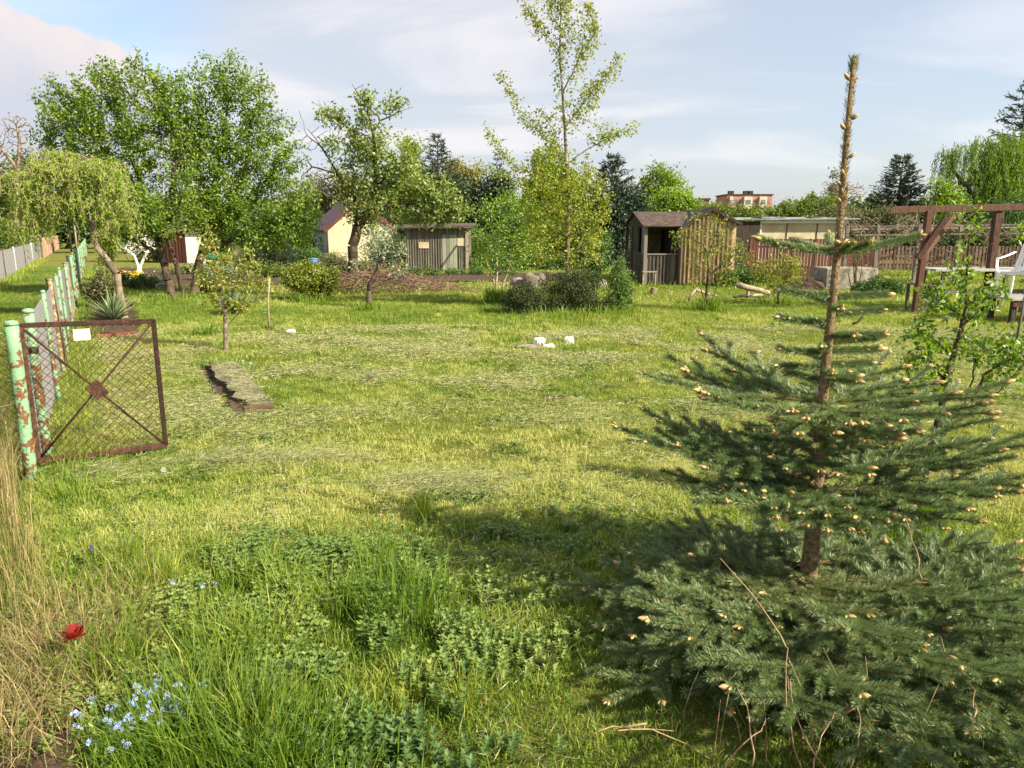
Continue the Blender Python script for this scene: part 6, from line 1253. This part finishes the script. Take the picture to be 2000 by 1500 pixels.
# bushes in the beds and along them
for (nm, lab, Y, el, n, ls, mat, ti, cl) in (
    ('garden_shrub', 'grey green bush with pale leaves right of the white stemmed tree', 26, [(520, 480, 36, 26), (550, 490, 30, 26), (500, 500, 36, 22)], 5200, .09, LF_SILVER, .35, .2),
    ('garden_shrub', 'tall clipped yellow green column bush behind the leaning willow', 24, [(205, 470, 15, 26), (208, 500, 15, 24), (215, 480, 14, 20)], 3600, .08, LF_YGREEN, .2, .16),
    ('garden_shrub', 'mixed green shrub with reddish tips by the fence posts', 15.5, [(195, 555, 20, 22), (215, 565, 20, 22), (185, 575, 14, 18), (205, 590, 18, 10)], 4200, .055, LF_OLIVE, .55, .11),
    ('garden_shrub', 'low bush left of the cottage downpipe', 34, [(600, 500, 30, 16), (570, 500, 26, 18), (650, 505, 22, 14)], 3800, .1, LF_MID, .5, .22),
    ('garden_shrub', 'shrub row right of the cottage wall', 33, [(760, 490, 26, 22), (735, 500, 22, 20), (790, 500, 22, 16)], 3800, .1, LF_MID, .5, .22),
    ('garden_shrub', 'brownish shrub at the foot of the old fruit tree', 27, [(675, 515, 30, 16), (715, 525, 34, 14), (640, 520, 24, 14)], 4200, .07, LF_OLIVE, .6, .16),
    ('garden_shrub', 'low planting in the middle of the left beds', 27, [(420, 530, 50, 16), (350, 535, 40, 14), (520, 530, 50, 14)], 6500, .08, LF_OLIVE, .6, .16),
    ('garden_shrub', 'reddish leaved low bush right of the big tree stems', 19.5, [(400, 560, 16, 14), (415, 575, 18, 10), (392, 575, 12, 10)], 1800, .06, leafmat('leaf_red', (.09, .03, .025), (.18, .07, .05), (.20, .16, .06), trans=.3), .5, .1),
    ('garden_shrub', 'green vegetable rows in front of the grey plank shed', 26.5, [(850, 533, 60, 9), (930, 532, 50, 9), (990, 530, 30, 12), (780, 534, 40, 10)], 5000, .07, LF_MID, .5, .14),
    ('garden_shrub', 'hedge behind the beds left of the cottage', 39, [(450, 455, 60, 24), (540, 460, 50, 26), (420, 480, 40, 20), (590, 470, 26, 30)], 7500, .14, LF_MID, .5, .35),
    ('garden_shrub', 'hedge behind the limewashed tree', 38, [(250, 470, 50, 22), (310, 465, 30, 24), (290, 490, 50, 16)], 6000, .13, LF_HEDGE, .45, .3),
    ('garden_shrub', 'green bush under the pergola trellis left of the post', 19, [(1720, 560, 34, 14), (1690, 565, 24, 10), (1750, 560, 24, 14)], 3000, .07, LF_MID, .4, .14),
    ('garden_shrub', 'low bush between the red brown fence and the sapling', 22, [(1450, 540, 22, 20), (1420, 545, 18, 16), (1480, 545, 18, 14)], 2400, .075, LF_MID, .45, .15),
    ('garden_shrub', 'brown green hedge behind the trellis', 34, [(1700, 430, 50, 20), (1640, 430, 40, 18), (1750, 440, 40, 24), (1700, 470, 60, 20)], 8000, .13, LF_OLIVE, .5, .3),
    ('garden_shrub', 'pale green hedge along the lane behind the wire fence', 38, [(10, 465, 30, 34), (45, 468, 22, 26), (-30, 465, 40, 40), (-80, 460, 40, 40)], 14000, .11, LF_HEDGE, .55, .3),
    ('garden_shrub', 'dense low greenery behind the boulders and the birch', 30, [(1000, 515, 40, 16), (1060, 512, 50, 18), (1130, 515, 40, 16), (940, 512, 40, 14)], 8000, .09, LF_MID, .55, .2),
    ('garden_shrub', 'yellow green bush between the bare soil and the round bush', 25, [(570, 535, 26, 14), (530, 532, 26, 14), (600, 530, 20, 12)], 3600, .07, LF_HEDGE, .5, .15),
    ('garden_shrub', 'leafy perennials around the orange and green tank', 24, [(430, 538, 34, 16), (470, 540, 30, 14), (395, 535, 20, 14)], 4200, .07, LF_SILVER, .4, .15),
    ('garden_shrub', 'small green bush right of the kerb stones', 21, [(300, 552, 26, 10), (270, 548, 24, 10), (240, 545, 16, 12)], 3000, .055, LF_MID, .5, .1),
    ('garden_shrub', 'thin bare shrub beside the concrete block', 20, [(1672, 500, 16, 20), (1665, 520, 14, 14)], 200, .05, LF_OLIVE, .5, .15)):
    shrub(nm, lab, 'bush', Y, el, n, ls, mat, clump=cl, tint=ti, stems=9 if 'bare' in lab else 4, r=.02, group='shrubs among the garden plots')
# flowers
def flower_bed():
    c = P(257, 540, 23); root = thing('yellow_flowers', 'clump of yellow flowers beside the reddish rock', 'flowers', (c[0], 23, 0)); n = 260; p = np.array([c[0], 23, 0]) + rng.normal(0, 1, (n, 3)) * [.2, .2, 0]; p[:, 2] = rng.uniform(.12, .34, n); m = M()
    m.leaves(p, rng.normal(size=(n, 3)), rng.normal(size=(n, 3)) + [0, 0, 1], .06, .05, rng.random(n)); m.build('blossoms', leafmat('yellow_petal', (.60, .42, .02), (.75, .58, .05), trans=.2), root); m = M(); q = np.repeat(p, 2, 0)[:400].copy(); h = q[:, 2].copy() + .02; q[:, 2] = 0; m.blades(q, h, .015, rng.uniform(0, 6, 400), rng.uniform(0, .4, 400), rng.random(400)); m.build('foliage', LF_MID, root)
flower_bed()
def tulip():
    c = G(150, 1335); top = P(145, 1240, c[1]); root = thing('tulip', 'single dark red tulip with yellow centre in the near left grass', 'flower', c); m = M(); m.smooth = True; m.tube([c, (c + top) / 2 + [.008, 0, 0], top - [0, 0, .01]], [.0045, .004, .0035], 7); m.build('stem', LF_BRIGHT, root)
    m = M(); t0 = top - [0, 0, .012]
    for k in range(13):
        a = k * 2 * pi / 13 * 2.4 + rng.uniform(-.2, .2); el = .25 + 1.0 * (k % 4) / 3; Lp = .042 * rng.uniform(.8, 1.1); u = np.array([cos(a), sin(a), 0]); s = np.array([-sin(a), cos(a), 0]); V = []; T = []
        for j in range(5):
            t = j / 4; r_ = Lp * t * cos(el) + .006; z = Lp * sin(el) * t + .006 * t * t; w = .034 * sin(pi * min(.86, .15 + t * .70)); V += [t0 + u * r_ - s * w / 2 + [0, 0, z + .004], t0 + u * r_ + [0, 0, z], t0 + u * r_ + s * w / 2 + [0, 0, z + .004]]
        m.add(V, [[j * 3 + q, j * 3 + q + 1, (j + 1) * 3 + q + 1, (j + 1) * 3 + q] for j in range(4) for q in (0, 1)], None, np.repeat([0.95, .5, .2, .15, .3], 3))
    m.build('petals', leafmat('tulip_petal', (.20, .008, .006), (.34, .03, .01), (.75, .38, .04), trans=.3), root)
    m = M(); z = rng.normal(0, 1, (5, 3)); 
    for k, (a, l, w) in enumerate(((.4, .17, .034), (2.2, .14, .03), (-.6, .16, .032), (3.4, .12, .03))):
        u = np.array([cos(a), sin(a) * .6, 0]); s = unit(np.cross(u, [0, 0, 1.])); V = []
        for j in range(6): t = j / 5; p = c + u * (.07 * t ** 1.3 * (l / .15)) + [0, 0, l * (t - .18 * t ** 3)]; ww = w * math.sin(pi * min(.97, .15 + t * .82)); V += [p - s * ww / 2 - u * ww * .15, p, p + s * ww / 2 - u * ww * .15]
        m.add(V, [[j * 3 + q, j * 3 + q + 1, (j + 1) * 3 + q + 1, (j + 1) * 3 + q] for j in range(5) for q in (0, 1)], None, rng.uniform(.3, .8))
    m.build('leaves', leafmat('tulip_leaf', (.08, .16, .08), (.16, .26, .14), trans=.25, spec=.06), root)
tulip()
def forget(px, py, n, lab):
    c = G(px, py + 20); root = thing('forget_me_not', lab, 'flower', c, 'forget-me-nots in the near left corner'); b = M(); f = M()
    for i in range((n + 1) // 2 + 1):
        o = rng.normal(0, .034, 2); h = rng.uniform(.09, .15); p = c + [o[0], o[1], 0]; q = c + [o[0] * 1.7, o[1] * 1.7, h]; f.segs(p, q, .0012, .001, 4, .5)
        for k in range(6):
            fc = q + rng.normal(0, .007, 3); nn = unit(np.array([0, -.5, .8]) + rng.normal(0, .35, 3)); u = unit(np.cross(nn, [1, .1, 0])); w = np.cross(nn, u); th = np.arange(5) * 2 * pi / 5
            pet = fc + .0026 * (np.cos(th)[:, None] * u + np.sin(th)[:, None] * w); d = np.cos(th)[:, None] * u + np.sin(th)[:, None] * w; b.leaves(pet - d * .0012, d, np.tile(nn, (5, 1)), .0048, .0042, rng.random(5), fold=0)
    m = 70; o = rng.normal(0, .04, (m, 2)); p = np.stack([c[0] + o[:, 0], c[1] + o[:, 1], np.full(m, .01) + rng.uniform(0, .07, m)], 1); f.leaves(p, rng.normal(size=(m, 3)) * [1, 1, .3] + [0, 0, .4], rng.normal(0, .3, (m, 3)) + [0, 0, 1], .03, .010, rng.random(m)); b.build('blossoms', leafmat('sky_blue_petal', (.16, .28, .66), (.30, .44, .80), (.60, .68, .90), trans=.25), root); f.build('foliage', LF_BRIGHT, root)
for a in ((278, 1392, 7, 'forget-me-not sprig highest of the blue patch'), (215, 1430, 9, 'forget-me-nots at the left of the blue patch'), (258, 1420, 8, 'forget-me-nots in the middle of the blue patch above the white one'), (300, 1435, 9, 'forget-me-nots in the right half of the blue patch'), (340, 1410, 8, 'forget-me-nots by the long grass at the right of the blue patch'), (212, 1470, 9, 'nearest forget-me-nots at the bottom of the picture'), (280, 1465, 7, 'forget-me-nots low on the right of the nearest ones'), (375, 1165, 4, 'lone small forget-me-nots farther off in the weeds'), (345, 1365, 3, 'single forget-me-not stem rising before the long grass')): forget(*a)
def muscari():
    c = G(183, 1105); root = thing('grape_hyacinth', 'small violet grape hyacinth near the fence foot', 'flower', c); m = M(); m.smooth = True; m.tube([c, c + [0, 0, .09]], .002, 5); m.build('stem', LF_BRIGHT, root); m = M()
    n = 60; t = rng.random(n); a = rng.uniform(0, 6.28, n); p = c + np.stack([.009 * (1.1 - t) * np.cos(a), .009 * (1.1 - t) * np.sin(a), .075 + .035 * t], 1); m.leaves(p, np.stack([np.cos(a), np.sin(a), -.3 + 0 * a], 1), rng.normal(size=(n, 3)), .009, .007, rng.random(n)); m.build('blossoms', leafmat('violet_petal', (.06, .03, .20), (.16, .10, .38), trans=.2), root)
muscari()
def dandelion(px, py, lab, yellow=False):
    c = G(px, py + 8); root = thing('dandelion', lab, 'flower', c, 'dandelions in the lawn'); m = M(); m.smooth = True; m.tube([c, c + [.005, 0, .10]], .0018, 5); m.build('stem', LF_BRIGHT, root); n = 170; d = unit(rng.normal(size=(n, 3))); m = M(); t = c + [.005, 0, .112]; m.leaves(t + d * .003, d, rng.normal(size=(n, 3)), .016, .005, rng.random(n)); m.build('seed_head', leafmat('dandelion_fluff', (.55, .55, .50), (.78, .78, .74), trans=.5), root)
for a in ((321, 942, 'white dandelion clock in front of the wire gate'), (475, 716, 'white dandelion clock right of the concrete slab'), (490, 720, 'dandelion clock farther right of the concrete slab'), (936, 752, 'white dandelion clock in the middle of the lawn'), (1151, 700, 'dandelion clock in front of the white block')): dandelion(*a)
# unseen bushes added beyond the right edge to shade the near strip and lawn
tree('added_shade_bush', 'leafy bush at the gardener\'s right hand, its shade on the nearest grass', 'tree', 0.9, [[(6200, 1500), (6200, 900)], [(6200, 1500), (6500, 800)]], [(5000, 700, 60, 60)], n_att=10, per=0) if False else None
def side_bush(x, y, h, r, lab, n=2600, ls=.05):
    root = thing('added_shade_bush', lab, 'bush', (x, y, 0)); C = unit(rng.normal(size=(40, 3))) * rng.random((40, 1)) ** .4 * [r, r, h * .32] + [x, y, h * .66]; idx = rng.integers(0, 40, n); p = C[idx] + rng.normal(0, .08 + r * .06, (n, 3)); m = M(); m.leaves(p, rng.normal(size=(n, 3)), rng.normal(size=(n, 3)), ls, ls * .6, rng.random(n)); m.build('crown', LF_MAPLE, root)
    m = M(); m.smooth = True
    for k in range(5): a = k * 1.25; m.tube([(x + .05 * cos(a), y + .05 * sin(a), 0), (x + .2 * r * cos(a), y + .2 * r * sin(a), h * .4), (x + .6 * r * cos(a), y + .6 * r * sin(a), h * .85)], [.018, .013, .006], 6)
    m.build('stems', BARK_G, root)
side_bush(2.0, 1.0, 1.15, .36, 'unseen bush added beside the camera, shading the closest grass', 5200)
side_bush(7.6, 3.3, 2.6, .9, 'unseen bush added beyond the right edge to shade the lawn', 3800, .06)
